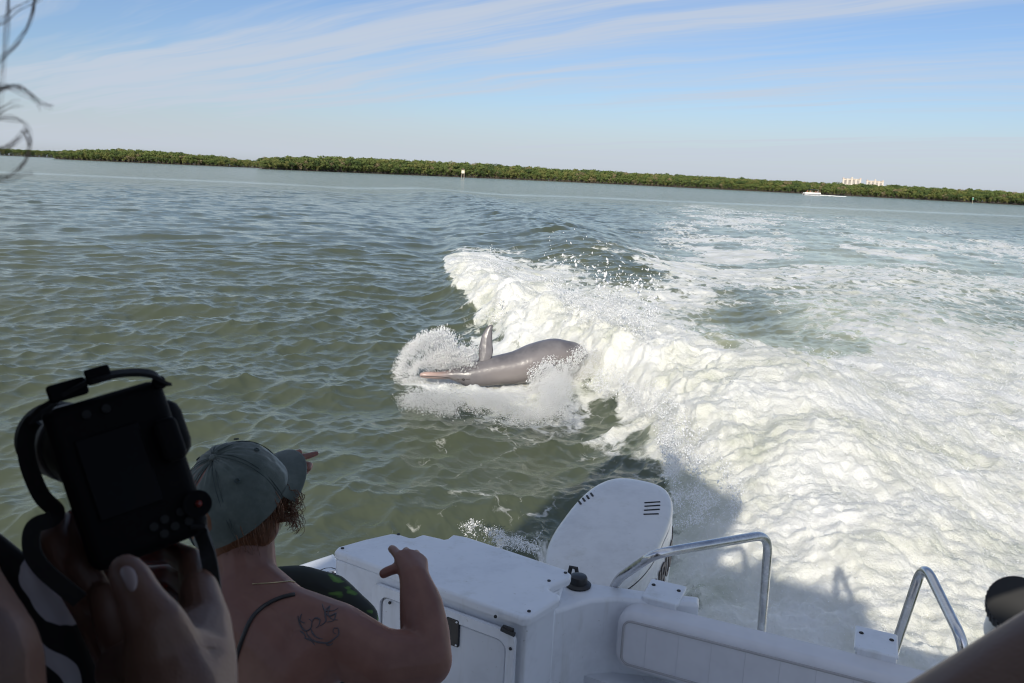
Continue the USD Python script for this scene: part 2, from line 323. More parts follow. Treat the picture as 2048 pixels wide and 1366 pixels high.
# the breaking lip leans over its foot
lean = np.where(d < .3, np.clip(stern / .6, 0, 1), 0) * smoothstep(.0, .5, ch) * .16 * (fine + .3)
i_near = np.gradient(cs[:, :2], axis=0); i_near /= np.linalg.norm(i_near, axis=1, keepdims=True)
_, ii = tree_c.query(np.c_[X, Y]); nrm = np.c_[i_near[ii, 1], -i_near[ii, 0]]
XX += nrm[:, 0] * lean * 1.0; YY += nrm[:, 1] * lean * 1.0
V = np.c_[XX, YY, Z]
nr, nc = R.shape
i, j = np.meshgrid(np.arange(nr - 1), np.arange(nc), indexing='ij'); jn = (j + 1) % nc
Q = np.stack([i * nc + j, i * nc + jn, (i + 1) * nc + jn, (i + 1) * nc + j], -1).reshape(-1, 4)[:, ::-1]

water_mat = mat('sea_water', {
    'g': ('geometry', {}), 'tc': ('texture_coordinate', {}), 'fo': ('attribute', dict(attribute='foam')), 'ai': ('attribute', dict(attribute='air')),
    # lacy foam: cells warped by noise, and a ragged noise
    'wn': ('noise_texture', dict(scale=2.3, detail=4.0, roughness=.6)), 'wv': ('vector_math', dict(math_type='multiply_add', vector2=(.5, .5, .0), vector3=(0, 0, 0))),
    'st': ('mapping', dict(scale=(1.0, .62, .35))),
    'vo': ('voronoi_texture', dict(scale=3.0, feature='distance_to_edge', detail=2.0, roughness=.55)),
    'no': ('noise_texture', dict(scale=4.2, detail=9.0, roughness=.66)),
    'vm': ('map_range', dict(from_min=0.0, from_max=.28, to_min=1.0, to_max=0.0, clamp=True)),
    'pat': ('math', dict(math_type='multiply_add', value2=.42)), 'nos': ('math', dict(math_type='multiply', value2=.72)),
    'th': ('math', dict(math_type='multiply_add', value2=-.80, value3=.93)),
    'thi': ('math', dict(math_type='add', value2=.17)),
    'ms': ('map_range', dict(range_type='smoothstep', to_min=0.0, to_max=1.0, clamp=True)),
    'on': ('map_range', dict(range_type='smoothstep', from_min=.01, from_max=.06, to_min=0.0, to_max=1.0, clamp=True)),
    'mk': ('math', dict(math_type='multiply')),
    # body colour: olive, paler where air is churned in
    'bn': ('noise_texture', dict(scale=1.4, detail=7.0, roughness=.66)),
    'am': ('math', dict(math_type='multiply')), 'bnr': ('map_range', dict(from_min=.25, from_max=.7, to_min=.45, to_max=1.15)),
    'body': ('mix', dict(mix_type='mix', color1=(.076, .090, .056), color2=(.45, .47, .33))),
    'fc': ('rgb_ramp', dict(ramp=[(.32, (.62, .635, .53)), (.46, (.80, .80, .73)), (.58, (.88, .88, .84)), (.7, (.91, .91, .89))])),
    'r1': ('noise_texture', dict(scale=11.0, detail=6.0, roughness=.66)), 'r2': ('noise_texture', dict(scale=1.6, detail=4.0, roughness=.6)),
    'rm': ('mapping', dict(scale=(.42, 1.5, 1.0))),
    'fa': ('attribute', dict(attribute='far')), 'r3': ('noise_texture', dict(scale=.45, detail=6.0, roughness=.62)), 'b3': ('bump', dict(distance=.9)),
    'b1': ('bump', dict(strength=.6, distance=.012)), 'b2': ('bump', dict(strength=.30, distance=.07)),
    'f1': ('noise_texture', dict(scale=30.0, detail=6.0, roughness=.75)), 'fb': ('bump', dict(strength=1.0, distance=.04)),
    'ws': ('principled_bsdf', dict(base_color=(0, 0, 0), roughness=.12, ior=1.333, specular_ior_level=.5)),
    'nu': ('vector_math', dict(math_type='add', vector2=(0, 0, 1.0))), 'nn': ('vector_math', dict(math_type='normalize')), 'wd': ('diffuse_bsdf', {}), 'w': ('add_closure', {}),
    'f': ('principled_bsdf', dict(roughness=.45, ior=1.333, specular_ior_level=.35, subsurface_weight=.6, subsurface_scale=.07, subsurface_radius=(1, .95, .85), subsurface_method='burley')),
    'mx': ('mix_closure', {}),
}, [('g.position', 'wn.vector'), ('wn.color', 'wv.vector1'), ('g.position', 'wv.vector3'), ('wv.vector', 'st.vector'), ('st.vector', 'vo.vector'), ('st.vector', 'no.vector'),
    ('vo.distance', 'vm.value'), ('no.fac', 'nos.value1'), ('vm.result', 'pat.value1'), ('nos.value', 'pat.value3'),
    ('fo.fac', 'th.value1'), ('th.value', 'thi.value1'), ('pat.value', 'ms.value'), ('th.value', 'ms.from_min'), ('thi.value', 'ms.from_max'), ('fo.fac', 'on.value'), ('ms.result', 'mk.value1'), ('on.result', 'mk.value2'),
    ('g.position', 'bn.vector'), ('bn.fac', 'bnr.value'), ('ai.fac', 'am.value1'), ('bnr.result', 'am.value2'), ('am.value', 'body.fac'), ('body.color', 'wd.color'), ('g.normal', 'nu.vector1'), ('nu.vector', 'nn.vector1'), ('nn.vector', 'wd.normal'), ('wd.BSDF', 'w.closure1'), ('ws.BSDF', 'w.closure2'),
    ('bn.fac', 'fc.fac'), ('fc.color', 'f.base_color'),
    ('g.position', 'rm.vector'), ('rm.vector', 'r1.vector'), ('rm.vector', 'r2.vector'), ('r1.fac', 'b1.height'), ('r2.fac', 'b2.height'), ('rm.vector', 'r3.vector'), ('r3.fac', 'b3.height'), ('fa.fac', 'b3.strength'), ('b3.normal', 'b2.normal'), ('b2.normal', 'b1.normal'), ('b1.normal', 'ws.normal'),
    ('g.position', 'f1.vector'), ('f1.fac', 'fb.height'), ('fb.normal', 'f.normal'),
    ('mk.value', 'mx.fac'), ('w.closure', 'mx.closure1'), ('f.BSDF', 'mx.closure2')], surface='mx.closure')
water = obj('water', (V, Q), water_mat, smooth=True)
primvar(water, 'foam', foam); primvar(water, 'air', air); primvar(water, 'far', smoothstep(25, 120, RR) * .8 * (1 - .85 * np.exp(-((Y - (112 + X * .12 + 6 * (n_a - .5))) / 7.0) ** 2)))
tag(water, 'olive green choppy bay water churned white by the wake', None, None, 'structure')

# ------------------------------------------------------------------ far shore: mangrove belts, mud banks, towers, marker posts
rng = np.random.default_rng(12)
def leaf_mat(name, a, b):
    return mat(name, {'g': ('geometry', {}), 'oi': ('object_info', {}), 'mx': ('mix', dict(mix_type='mix', color1=a, color2=b)),
        'vv': ('math', dict(math_type='multiply_add', value2=.6)), 'hf': ('math', dict(math_type='multiply', value2=.4)),
        'd': ('diffuse_bsdf', {}), 't': ('translucent_bsdf', {}), 'm': ('mix_closure', dict(fac=.22))},
        [('oi.random', 'vv.value1'), ('g.random_per_island', 'hf.value1'), ('hf.value', 'vv.value3'), ('vv.value', 'mx.fac'), ('mx.color', 'd.color'), ('mx.color', 't.color'), ('d.BSDF', 'm.closure1'), ('t.BSDF', 'm.closure2')], surface='m.closure')
LEAF = [leaf_mat('mangrove_leaf_green', (.13, .175, .058), (.19, .225, .08)), leaf_mat('mangrove_leaf_olive', (.17, .19, .065), (.24, .24, .09)),
        leaf_mat('mangrove_leaf_dark', (.085, .125, .05), (.13, .17, .065)), leaf_mat('mangrove_leaf_brown', (.25, .21, .12), (.30, .26, .14))]
BARK = plain('mangrove_bark', (.12, .10, .085), .9)
def crown(seed, n=820):
    """A mangrove of unit height: leaf clumps through several uneven lobes, thin limbs and prop roots."""
    r = np.random.default_rng(seed); vs = []
    lobes = [(r.normal(0, .24), r.normal(0, .20), r.uniform(.38, .80), r.uniform(.15, .27)) for _ in range(8)] + [(r.normal(0, .15), r.normal(0, .15), .22, .22)]
    for _ in range(n):
        lx, ly, lz, lr = lobes[r.integers(len(lobes))]
        d = r.normal(size=3); d /= np.linalg.norm(d); d[2] = abs(d[2]) * 1.0 if r.random() < .65 else d[2]
        c = np.array([lx, ly, lz]) + d * lr * r.uniform(.65, 1.05) * (1, 1, .8)
        nrm = d + r.normal(0, .5, 3); nrm /= np.linalg.norm(nrm)
        a = np.cross(nrm, [0, 0, 1.]); a /= np.linalg.norm(a) + 1e-9; b = np.cross(nrm, a); s = r.uniform(.026, .058)
        vs.append(np.array([c - a * s, c - b * s * .7, c + a * s, c + b * s * .7]))
    v = np.vstack(vs); q = np.arange(len(v)).reshape(-1, 4)
    legs = [tube([(lx * .3, ly * .3, .02), (lx * .6, ly * .6, .25), (lx, ly, lz)], [.02, .015, .008], 4) for lx, ly, lz, _ in lobes[:5]]
    legs += [tube([(r.normal(0, .05), r.normal(0, .05), .2), (r.normal(0, .2), r.normal(0, .2), 0.0)], [.012, .009], 4) for _ in range(8)]
    return (v, q), cat(legs)
def shore_point(px, D):
    d = ray(px, 306 + .0459 * px); d = d / np.hypot(d[0], d[1]); return np.array([d[0], d[1]]) * D
def belt(name, pts, rows, step, label):
    """pts: (photo column, distance, tree height) along a shoreline; trees stand in rows behind it."""
    p = np.array(pts, float); cols = np.arange(p[0, 0], p[-1, 0], 1.0)
    D, hgt = np.interp(cols, p[:, 0], p[:, 1]), np.interp(cols, p[:, 0], p[:, 2])
    xy = np.array([shore_point(c, d) for c, d in zip(cols, D)])
    # the bank the roots stand on
    out = xy / np.linalg.norm(xy, axis=1, keepdims=True)
    wig = (meshkit.fbm(np.c_[xy * .05, 0 * D], 3, 3) - .5)[:, None] * 10
    lv = [xy + out * (wig - 2.0), xy + out * wig, xy + out * (wig + 60), xy + out * (wig + 61)]
    v = np.vstack([np.c_[a, np.full(len(a), z)] for a, z in zip(lv, (-1.2, .22, .5, -1.5))]); n = len(xy)
    i, j = np.meshgrid(np.arange(3), np.arange(n - 1), indexing='ij'); q = np.stack([i * n + j, i * n + j + 1, (i + 1) * n + j + 1, (i + 1) * n + j], -1).reshape(-1, 4)
    tag(obj('mud_bank', (v, q), MUD, smooth=False), 'dark mud bank under the ' + name.replace('_', ' '), None, None, 'structure')
    pos, sc, rot, idx = [], [], [], []
    length = np.r_[0, np.cumsum(np.linalg.norm(np.diff(xy, axis=0), axis=1))]
    for k, (off, hs, w) in enumerate(rows):
        s = 0.0
        while s < length[-1]:
            t = np.interp(s, length, np.arange(n)); a = int(t); h = hgt[min(a, n - 1)] * hs * rng.uniform(.84, 1.10)
            c = xy[a] + out[a] * (wig[a] + off + rng.normal(0, 1.2))
            pos.append((c[0], c[1], .15)); sc.append((h * w * rng.uniform(.9, 1.25), h * w * rng.uniform(.9, 1.25), h)); rot.append(rng.uniform(0, 2 * np.pi)); idx.append(rng.choice(12, p=PROB))
            s += max(step, h * w * .42) * rng.uniform(.7, 1.3)
    pi = UsdGeom.PointInstancer.Define(stage, '/World/' + name)
    pi.CreatePositionsAttr(Vt.Vec3fArray.FromNumpy(np.array(pos, np.float32))); pi.CreateScalesAttr(Vt.Vec3fArray.FromNumpy(np.array(sc, np.float32)))
    pi.CreateOrientationsAttr(Vt.QuathArray([Gf.Quath(math.cos(a / 2), 0, 0, math.sin(a / 2)) for a in rot]))
    pi.CreateProtoIndicesAttr(Vt.IntArray.FromNumpy(np.array(idx, np.int32)))
    for k in range(12):
        q = UsdGeom.Xform.Define(stage, f'/World/{name}/tree_kind_{k:03d}'); m, lg = CROWNS[k % 6]
        usdkit.mesh(stage, f'/World/{name}/tree_kind_{k:03d}/foliage', m, LEAF[k // 3]); usdkit.mesh(stage, f'/World/{name}/tree_kind_{k:03d}/limbs', lg, BARK)
        pi.CreatePrototypesRel().AddTarget(q.GetPath())
    tag(pi, label, None, None, 'stuff')
PROB = np.repeat([.16, .10, .05, .0233], 3); PROB = PROB / PROB.sum()
CROWNS = [crown(100 + k) for k in range(6)]
MUD = plain('mud', (.06, .05, .04), .7)
ROWS = [(0.5, .58, .85), (3.5, .85, .75), (8, 1.0, .8), (15, 1.06, .9), (24, 1.1, 1.0)]
belt('mangrove_far_left', [(-260, 950, 6.5), (120, 980, 6.8), (215, 1000, 6.5)], ROWS[1:4], 3.5, 'dark mangrove shore farthest away at the left edge of the bay')
belt('mangrove_left', [(112, 640, 5.0), (180, 640, 7.0), (250, 640, 8.6), (380, 640, 8.0), (450, 650, 6.6), (527, 660, 4.6)], ROWS, 3.2, 'green mangrove island left of the gap in the shoreline')
belt('mangrove_right', [(524, 520, 6.0), (560, 530, 7.4), (700, 580, 9.9), (860, 640, 10.6), (1024, 690, 10.8), (1250, 680, 9.6), (1500, 600, 7.9), (1700, 545, 6.8), (1800, 520, 6.8), (1900, 480, 6.0), (1990, 460, 5.8), (2060, 440, 5.2), (2300, 420, 4.8)], ROWS, 3.0, 'long green mangrove shore from the gap to the right edge')

# two pale towers far behind the mangroves
TW, TD, TR = plain('tower_stucco', (.62, .56, .49), .8, .05), plain('tower_glass', (.16, .17, .19), .3), plain('tower_roof', (.66, .50, .42), .8)
def tower(px, py_top, width, D, label):
    base = shore_point(px, D); top = aty(px, py_top, base[1])[2]
    t = thing('apartment_tower', label, 'apartment tower', (base[0], base[1], 0), 'apartment towers behind the mangroves')
    ang = -math.atan2(base[0], base[1]) + math.radians(8)
    c, s = math.cos(ang), math.sin(ang); Rz = np.array([[c, -s, 0], [s, c, 0], [0, 0, 1.]])
    W = lambda m: trimesh.Trimesh(np.array(m.vertices) @ Rz.T + t.loc, m.faces, process=False)
    bx = lambda x0, x1, y0, y1, z0, z1: trimesh.creation.box(bounds=[[x0, y0, z0], [x1, y1, z1]])
    h = top - 7; w = width / 2
    obj('core', W(bx(-w + 2, w - 2, -7, 9, 0, h)), TW, t, False)
    xs = np.linspace(-w, w, 9)
    for k in range(5):                                        # projecting bays between dark bands of balconies
        x0 = xs[2 * k] if k < 4 else xs[8] - (xs[1] - xs[0]); hh = h + (3 if k == 2 else 1.2)
        cx = -w + (2 * w) * k / 4; half = w * .105
        obj('bay', W(bx(cx - half, cx + half, -11, -7, 0, hh)), TW, t, False)
        if k < 4:
            c0, c1 = cx + half + .2, cx + w / 2 - half - .2
            obj('window_band', W(bx(c0, c1, -7.4, -7.02, 3, h - 3)), TD, t, False)
            slabs = [bx(c0, c1, -10, -7.45, z, z + 1.5) for z in np.arange(4, h - 3, 3.6)]
            obj('balcony', W(cat(slabs)), TW, t, False)
        if k in (0, 2, 4):
            pr = np.array([[cx - half * 1.4, 0], [cx + half * 1.4, 0], [cx, 4.0 if k == 2 else 2.6]])
            g = trimesh.creation.extrude_polygon(sg.Polygon(pr), 12, engine='earcut'); g.apply_transform(trimesh.transformations.rotation_matrix(math.pi / 2, [1, 0, 0])); g.apply_translation([0, 0, hh + .05])
            obj('roof_gable', W(g), TR if k != 2 else TW, t, False)
    obj('cornice', W(bx(-w - 2.2, w + 2.2, -9.6, 9.5, h + .02, h + 1.0)), TW, t, False)
    return t
tower(1700, 353.5, 52, 3000, 'larger pale apartment tower, the left one of two above the trees')
tower(1746.5, 358, 48, 3050, 'smaller pale apartment tower, the right one of two above the trees')

WOODPOST, SIGN, NEST = plain('weathered_post', (.42, .36, .28), .85), plain('cream_board', (.80, .74, .58), .6, .06), plain('twigs', (.16, .11, .075), .95)
b = shore_point(926, 430)
t = thing('channel_marker', 'cream board on two posts with a twig nest on top, before the mangroves', 'channel marker', (b[0], b[1], 0))
for s in (-.55, .55): obj('post', tube([(b[0] + s, b[1], -1.5), (b[0] + s, b[1], 4.4)], .13, 10), WOODPOST, t)
obj('board', rbox((1.55, .08, 1.5), .03, (b[0], b[1] - .18, 3.5)), SIGN, t)
obj('platform', rbox((1.8, 1.0, .14), .03, (b[0], b[1], 4.48)), WOODPOST, t)
r9 = np.random.default_rng(9); tw = []
for _ in range(90):
    a = r9.uniform(0, 2 * np.pi); rad = r9.uniform(.25, .85); p = np.array([b[0] + rad * math.cos(a), b[1] + rad * .55 * math.sin(a), 4.6 + r9.uniform(0, .5)])
    q = np.array([-math.sin(a), math.cos(a), r9.uniform(-.3, .3)]) * r9.uniform(.25, .5); tw.append(tube([p - q, p + q], .025, 4))
obj('nest', cat(tw), NEST, t)
b = shore_point(1946, 380)
t = thing('marker_post', 'small white topped green marker post standing in the water at far right', 'marker post', (b[0], b[1], 0))
obj('post', tube([(b[0], b[1], -1.5), (b[0], b[1], 1.6)], .09, 10), WOODPOST, t)
obj('board', rbox((.62, .07, .75), .03, (b[0], b[1] - .13, 1.75)), plain('green_board', (.12, .36, .24), .5), t)
obj('cap', rbox((.3, .3, .22), .05, (b[0], b[1], 2.3)), plain('white_cap', (.8, .8, .78), .5), t)

# the pontoon boat under way, its foam trail and the people aboard
b = np.array([*shore_point(1624, 415), 0]); ax = np.array([-.995, -.10, 0]); bx_ = np.array([.10, -.995, 0])       # bow to the left
L = lambda x, y, z: b + ax * x + bx_ * y + np.array([0, 0, z])
WHITE_F, SILVER, NAVY = plain('pontoon_white', (.78, .77, .74), .45), plain('pontoon_metal', (.55, .56, .58), .3, metallic=.8), plain('bimini_navy', (.02, .025, .04), .8)
RB = np.stack([ax, bx_, [0, 0, 1.]], 1)
t = thing('pontoon_boat', 'white pontoon boat with dark awning speeding left before the mangroves', 'pontoon boat', b)
for s in (-.85, .85):
    obj('pontoon', tube([L(4.1, s, .42), L(3.7, s, .28), L(3.0, s, .18), L(-4.0, s, .12)], [.05, .25, .34, .34], 12), SILVER, t)
obj('deck', rbox((7.9, 2.5, .12), .04, L(-.1, 0, .62), RB), WHITE_F, t)
for s in (-1.2, 1.2):
    for x0, x1 in ((-3.9, -1.5), (-1.3, .9), (1.1, 3.6)):
        obj('fence_panel', rbox((x1 - x0, .05, .62), .02, L((x0 + x1) / 2, s, 1.03), RB), WHITE_F, t)
obj('bow_panel', rbox((.05, 2.3, .62), .02, L(3.7, 0, 1.03), RB), WHITE_F, t)
obj('console', rbox((.6, .8, .9), .08, L(.4, -.6, 1.12), RB), WHITE_F, t)
arch = [L(x, y, 2.62 + .16 * math.cos(y / 1.25 * 1.4) * (1 - (x + 1.0) ** 2 / 12)) for x in np.linspace(-3.0, 1.2, 12) for y in np.linspace(-1.25, 1.25, 9)]
i, j = np.meshgrid(np.arange(11), np.arange(8), indexing='ij'); q = np.stack([i * 9 + j, i * 9 + j + 1, (i + 1) * 9 + j + 1, (i + 1) * 9 + j], -1).reshape(-1, 4)
obj('awning', cat([trimesh.Trimesh(np.array(arch) + dz, np.vstack([q[:, [0, 1, 2]], q[:, [0, 2, 3]]]), process=False) for dz in ([0, 0, -.30], [0, 0, .05])] + [rbox((4.2, 2.5, .22), .05, L(-.9, 0, 2.52), RB)]), NAVY, t, True)
for x0, x1 in ((-2.9, -1.2), (1.1, -.6)):
    for s in (-1.2, 1.2): obj('awning_pole', tube([L(x1, s, .7), L(x0, s, 2.62)], .03, 6), SILVER, t)
obj('outboard_motor', rbox((.5, .45, .9), .12, L(-4.2, 0, .9), RB), plain('motor_black', (.03, .03, .03), .4), t)
FARSKIN, FARHAIR = plain('far_skin', (.50, .28, .20), .6), plain('far_hair', (.05, .035, .03), .8)
for k, (x, s, colr, nm, lab) in enumerate([(2.4, .6, (.55, .10, .08), 'red_shirt', 'person in a red shirt seated near the bow of the pontoon boat'), (1.0, .5, (.6, .3, .2), 'orange_shirt', 'person in an orange shirt seated amidships on the pontoon boat'),
                                     (-.3, -.5, (.6, .6, .6), 'white_shirt', 'person in a white shirt at the console of the pontoon boat'), (-1.6, .7, (.4, .09, .07), 'maroon_shirt', 'person in a maroon shirt seated under the awning of the pontoon boat'), (-2.9, .3, (.1, .12, .25), 'blue_shirt', 'person in a blue shirt at the stern of the pontoon boat')]):
    tp = thing('person', lab, 'person', L(x, s, .69), 'people aboard the pontoon boat')
    J = {n: (*L(x + dx, s + dy, .69 + .22 + z), r) for n, dx, dy, z, r in [('hip', -.05, 0, .50, .16), ('chest', 0, 0, .92, .17), ('neck', 0, 0, 1.12, .06), ('head', .02, 0, 1.30, .105), ('sl', 0, .2, 1.02, .07), ('sr', 0, -.2, 1.02, .07), ('hl', .35, .18, .72, .045), ('hr', .35, -.18, .72, .045), ('el', .1, .27, .78, .05), ('er', .1, -.27, .78, .05), ('kl', .42, .12, .48, .08), ('kr', .42, -.12, .48, .08), ('fl', .42, .12, -.16, .05), ('fr', .42, -.12, -.16, .05)]}
    obj('body', skin(J, [('hip', 'chest'), ('chest', 'neck'), ('neck', 'head'), ('chest', 'sl'), ('chest', 'sr'), ('sl', 'el'), ('el', 'hl'), ('sr', 'er'), ('er', 'hr'), ('hip', 'kl'), ('hip', 'kr'), ('kl', 'fl'), ('kr', 'fr')], .08, 4), FARSKIN, tp, True)
    K = {n: (*J[n][:3], J[n][3] + .018) for n in ('hip', 'chest', 'sl', 'sr')}
    obj('shirt', skin(K, [('hip', 'chest'), ('chest', 'sl', 'sr')], .1, 3), plain(nm, colr, .8), tp, True)
    obj('hair', trimesh.creation.icosphere(2, .11).apply_translation(np.array(J['head'][:3]) + [0, 0, .03] - ax * .02), FARHAIR, tp, True)
rf = np.random.default_rng(5); lumps = []
for _ in range(420):
    s = rf.uniform(0, 1) ** 1.3; p = L(-4.2 - 11 * s, rf.normal(0, .45 + .7 * s), .06 + .22 * (1 - s) * rf.random())
    m = trimesh.creation.icosphere(1, 1.0); m.vertices *= np.array([.55, .35, .16]) * rf.uniform(.5, 1.3); m.vertices += p; lumps.append(m)
for _ in range(160):
    s = rf.uniform(0, 1); p = L(3.2 - 7 * s, rf.choice([-1, 1]) * (1.25 + .5 * s * rf.random()), .08)
    m = trimesh.creation.icosphere(1, 1.0); m.vertices *= np.array([.4, .25, .13]) * rf.uniform(.5, 1.2); m.vertices += p; lumps.append(m)
FOAM = plain('foam_white', (.85, .85, .83), .7, .05, 20)
tag(obj('foam_trail', cat(lumps), FOAM, smooth=True), 'white foam trail behind the far pontoon boat', None, None, 'stuff')

# ------------------------------------------------------------------ the dolphin on the breaking wave
DOLPHIN = mat('dolphin_skin', {'at': ('attribute', dict(attribute='pink')), 'be': ('attribute', dict(attribute='belly')), 'tc': ('texture_coordinate', {}), 'n': ('noise_texture', dict(scale=3.5, detail=6.0, roughness=.65)), 'n2': ('noise_texture', dict(scale=24.0, detail=4.0)),
    'r': ('rgb_ramp', dict(ramp=[(.3, (.085, .081, .090)), (.7, (.20, .19, .196))])), 'bm': ('mix', dict(mix_type='mix', color2=(.205, .185, .182))), 'mx': ('mix', dict(mix_type='mix', color2=(.56, .38, .32))),
    'b': ('bump', dict(strength=.35, distance=.008)), 'p': ('principled_bsdf', dict(roughness=.30, specular_ior_level=.42, coat_weight=.06, coat_roughness=.25))},
    [('tc.object', 'n.vector'), ('n.fac', 'r.fac'), ('r.color', 'bm.color1'), ('be.fac', 'bm.fac'), ('bm.color', 'mx.color1'), ('at.fac', 'mx.fac'), ('mx.color', 'p.base_color'), ('tc.object', 'n2.vector'), ('n2.fac', 'b.height'), ('b.normal', 'p.normal')])
DARK = plain('dolphin_dark', (.03, .027, .027), .25)
sp = [(841, 750, 9.15, .036), (853, 750, 9.16, .052), (880, 751, 9.18, .056), (897, 749, 9.2, .066), (915, 749, 9.22, .100), (935, 750, 9.24, .134), (962, 745, 9.27, .148), (992, 740, 9.3, .165), (1030, 735, 9.34, .190), (1075, 722, 9.4, .218), (1112, 712, 9.46, .205), (1142, 711, 9.52, .165), (1165, 722, 9.58, .120), (1195, 748, 9.66, .085), (1225, 775, 9.72, .060), (1245, 790, 9.76, .045)]
S = spline([(*aty(a, b_, y), r) for a, b_, y, r in sp], 90)
P, Rr = S[:, :3], S[:, 3]
T_ = np.gradient(P, axis=0); T_ /= np.linalg.norm(T_, axis=1, keepdims=True)
view = P - np.array([0, 0, EYE]); view /= np.linalg.norm(view, axis=1, keepdims=True)
UPv = np.cross(T_, view); UPv /= np.linalg.norm(UPv, axis=1, keepdims=True); UPv *= np.sign(UPv[:, 2])[:, None]; SIDE = np.cross(T_, UPv)
ang = np.linspace(0, 2 * np.pi, 40, endpoint=False)
flat = np.interp(np.arange(90), [0, 10, 20, 90], [.72, .8, 1, 1])                    # the beak is wider than high
keel = 1 + .10 * np.sin(ang)[None, :] * smoothstep(55, 88, np.arange(90))[:, None]
melon = np.exp(-((np.arange(90) - 25) / 6.0) ** 2)[:, None] * .012 * np.clip(-np.sin(ang), 0, 1)[None, :]
v = P[:, None] + (Rr[:, None] * keel + melon)[..., None] * (np.cos(ang)[None, :, None] * SIDE[:, None] + (np.sin(ang)[None, :] * flat[:, None])[..., None] * UPv[:, None])
v = v.reshape(-1, 3); n = 40
i, j = np.meshgrid(np.arange(89), np.arange(n), indexing='ij'); q = np.stack([i * n + j, i * n + (j + 1) % n, (i + 1) * n + (j + 1) % n, (i + 1) * n + j], -1).reshape(-1, 4)
f = np.vstack([q[:, [0, 1, 2]], q[:, [0, 2, 3]]]); k = len(v); v = np.vstack([v, P[0] - T_[0] * .012, P[-1]]); jj = np.arange(n); e_ = 89 * n
f = np.vstack([f, np.stack([np.full(n, k), (jj + 1) % n, jj], 1), np.stack([np.full(n, k + 1), e_ + jj, e_ + (jj + 1) % n], 1)])
body = trimesh.Trimesh(v, f, process=False); trimesh.repair.fix_normals(body)
dol = thing('dolphin', 'grey brown dolphin with a pink beak rolling through the wave, one flipper raised', 'dolphin', P[45])
bm = obj('body', body, DOLPHIN, dol, True)
ring = np.r_[np.repeat(np.arange(90), n), 0, 89]; hgt_ = np.r_[np.tile(np.sin(ang), 90), 0, 0]
primvar(bm, 'pink', smoothstep(14, 2, ring) * .75 * (.55 + .45 * smoothstep(-.2, .6, hgt_)))
primvar(bm, 'belly', smoothstep(.75, -.1, hgt_) * smoothstep(14, 30, ring) * smoothstep(80, 60, ring) * .9)
def blade(px, Y, thick, tilt=0.0):
    """A fin: an outline puffed to a lens-shaped section, standing in a plane across the line of sight."""
    poly = sg.Polygon(px).buffer(3).buffer(-3).buffer(-1.5).buffer(1.5); x0, y0, x1, y1 = poly.bounds; g = 2.0
    bd = np.array([poly.exterior.interpolate(t_, normalized=True).coords[0] for t_ in np.linspace(0, 1, 90, endpoint=False)])
    gx, gy = np.meshgrid(np.arange(x0, x1, g), np.arange(y0, y1, g)); c_ = np.c_[gx.ravel(), gy.ravel()]
    c_ = c_[[poly.buffer(-1.0).contains(sg.Point(p_)) for p_ in c_]]; pts = np.vstack([bd, c_])
    tri = spatial.Delaunay(pts).simplices; cen = pts[tri].mean(1); tri = tri[[poly.contains(sg.Point(p_)) for p_ in cen]]
    d_ = np.array([poly.exterior.distance(sg.Point(p_)) for p_ in pts]); d_[:90] = 0; th_ = thick * np.sqrt(np.clip(d_ / d_.max(), 0, 1))
    W_ = np.array([aty(a, b2, Y) for a, b2 in pts]); nv = np.array([0, 1, 0.])
    W_[:, 1] += (pts[:, 1] - pts[:, 1].max()) * tilt
    A_, B_ = W_ - nv * th_[:, None], W_ + nv * th_[:, None]
    m = trimesh.Trimesh(np.vstack([A_, B_]), np.vstack([tri, tri[:, ::-1] + len(A_)])); m.merge_vertices(); trimesh.repair.fix_normals(m)
    return m
obj('flipper', blade([(953, 740), (957, 716), (958, 696), (963, 674), (971, 660), (979, 653), (985, 652), (984, 668), (984, 684), (986, 703), (984, 715), (977, 724), (980, 742)], 9.22, .022, -.0012), DOLPHIN, dol, True)
obj('flipper', blade([(1075, 745), (1092, 738), (1108, 726), (1112, 733), (1104, 748), (1090, 765), (1078, 768)], 9.16, .016), DOLPHIN, dol, True)
obj('fluke', blade([(1230, 775), (1275, 755), (1300, 760), (1280, 785), (1285, 812), (1255, 800)], 9.78, .02), DOLPHIN, dol, True)
obj('eye', trimesh.creation.icosphere(3, .017).apply_scale([1, 1, .8]).apply_translation(hit(body, 927, 759)), DARK, dol, True)
obj('eye_patch', cat([trimesh.creation.icosphere(2, .011).apply_scale([1.6, .5, .6]).apply_translation(hit(body, 927 + k * 5, 759 - .25 * k * k)) for k in (-2, -1, 1, 2)]), plain('eye_patch', (.08, .07, .07), .35), dol, True)
obj('mouth_line', tube([p_ for p_ in (hit(body, a, b2) for a, b2 in spline(np.array([(838, 752.), (860, 753), (885, 754), (905, 757), (918, 760)]), 20)) if p_ is not None], .0038, 6), DARK, dol, True)

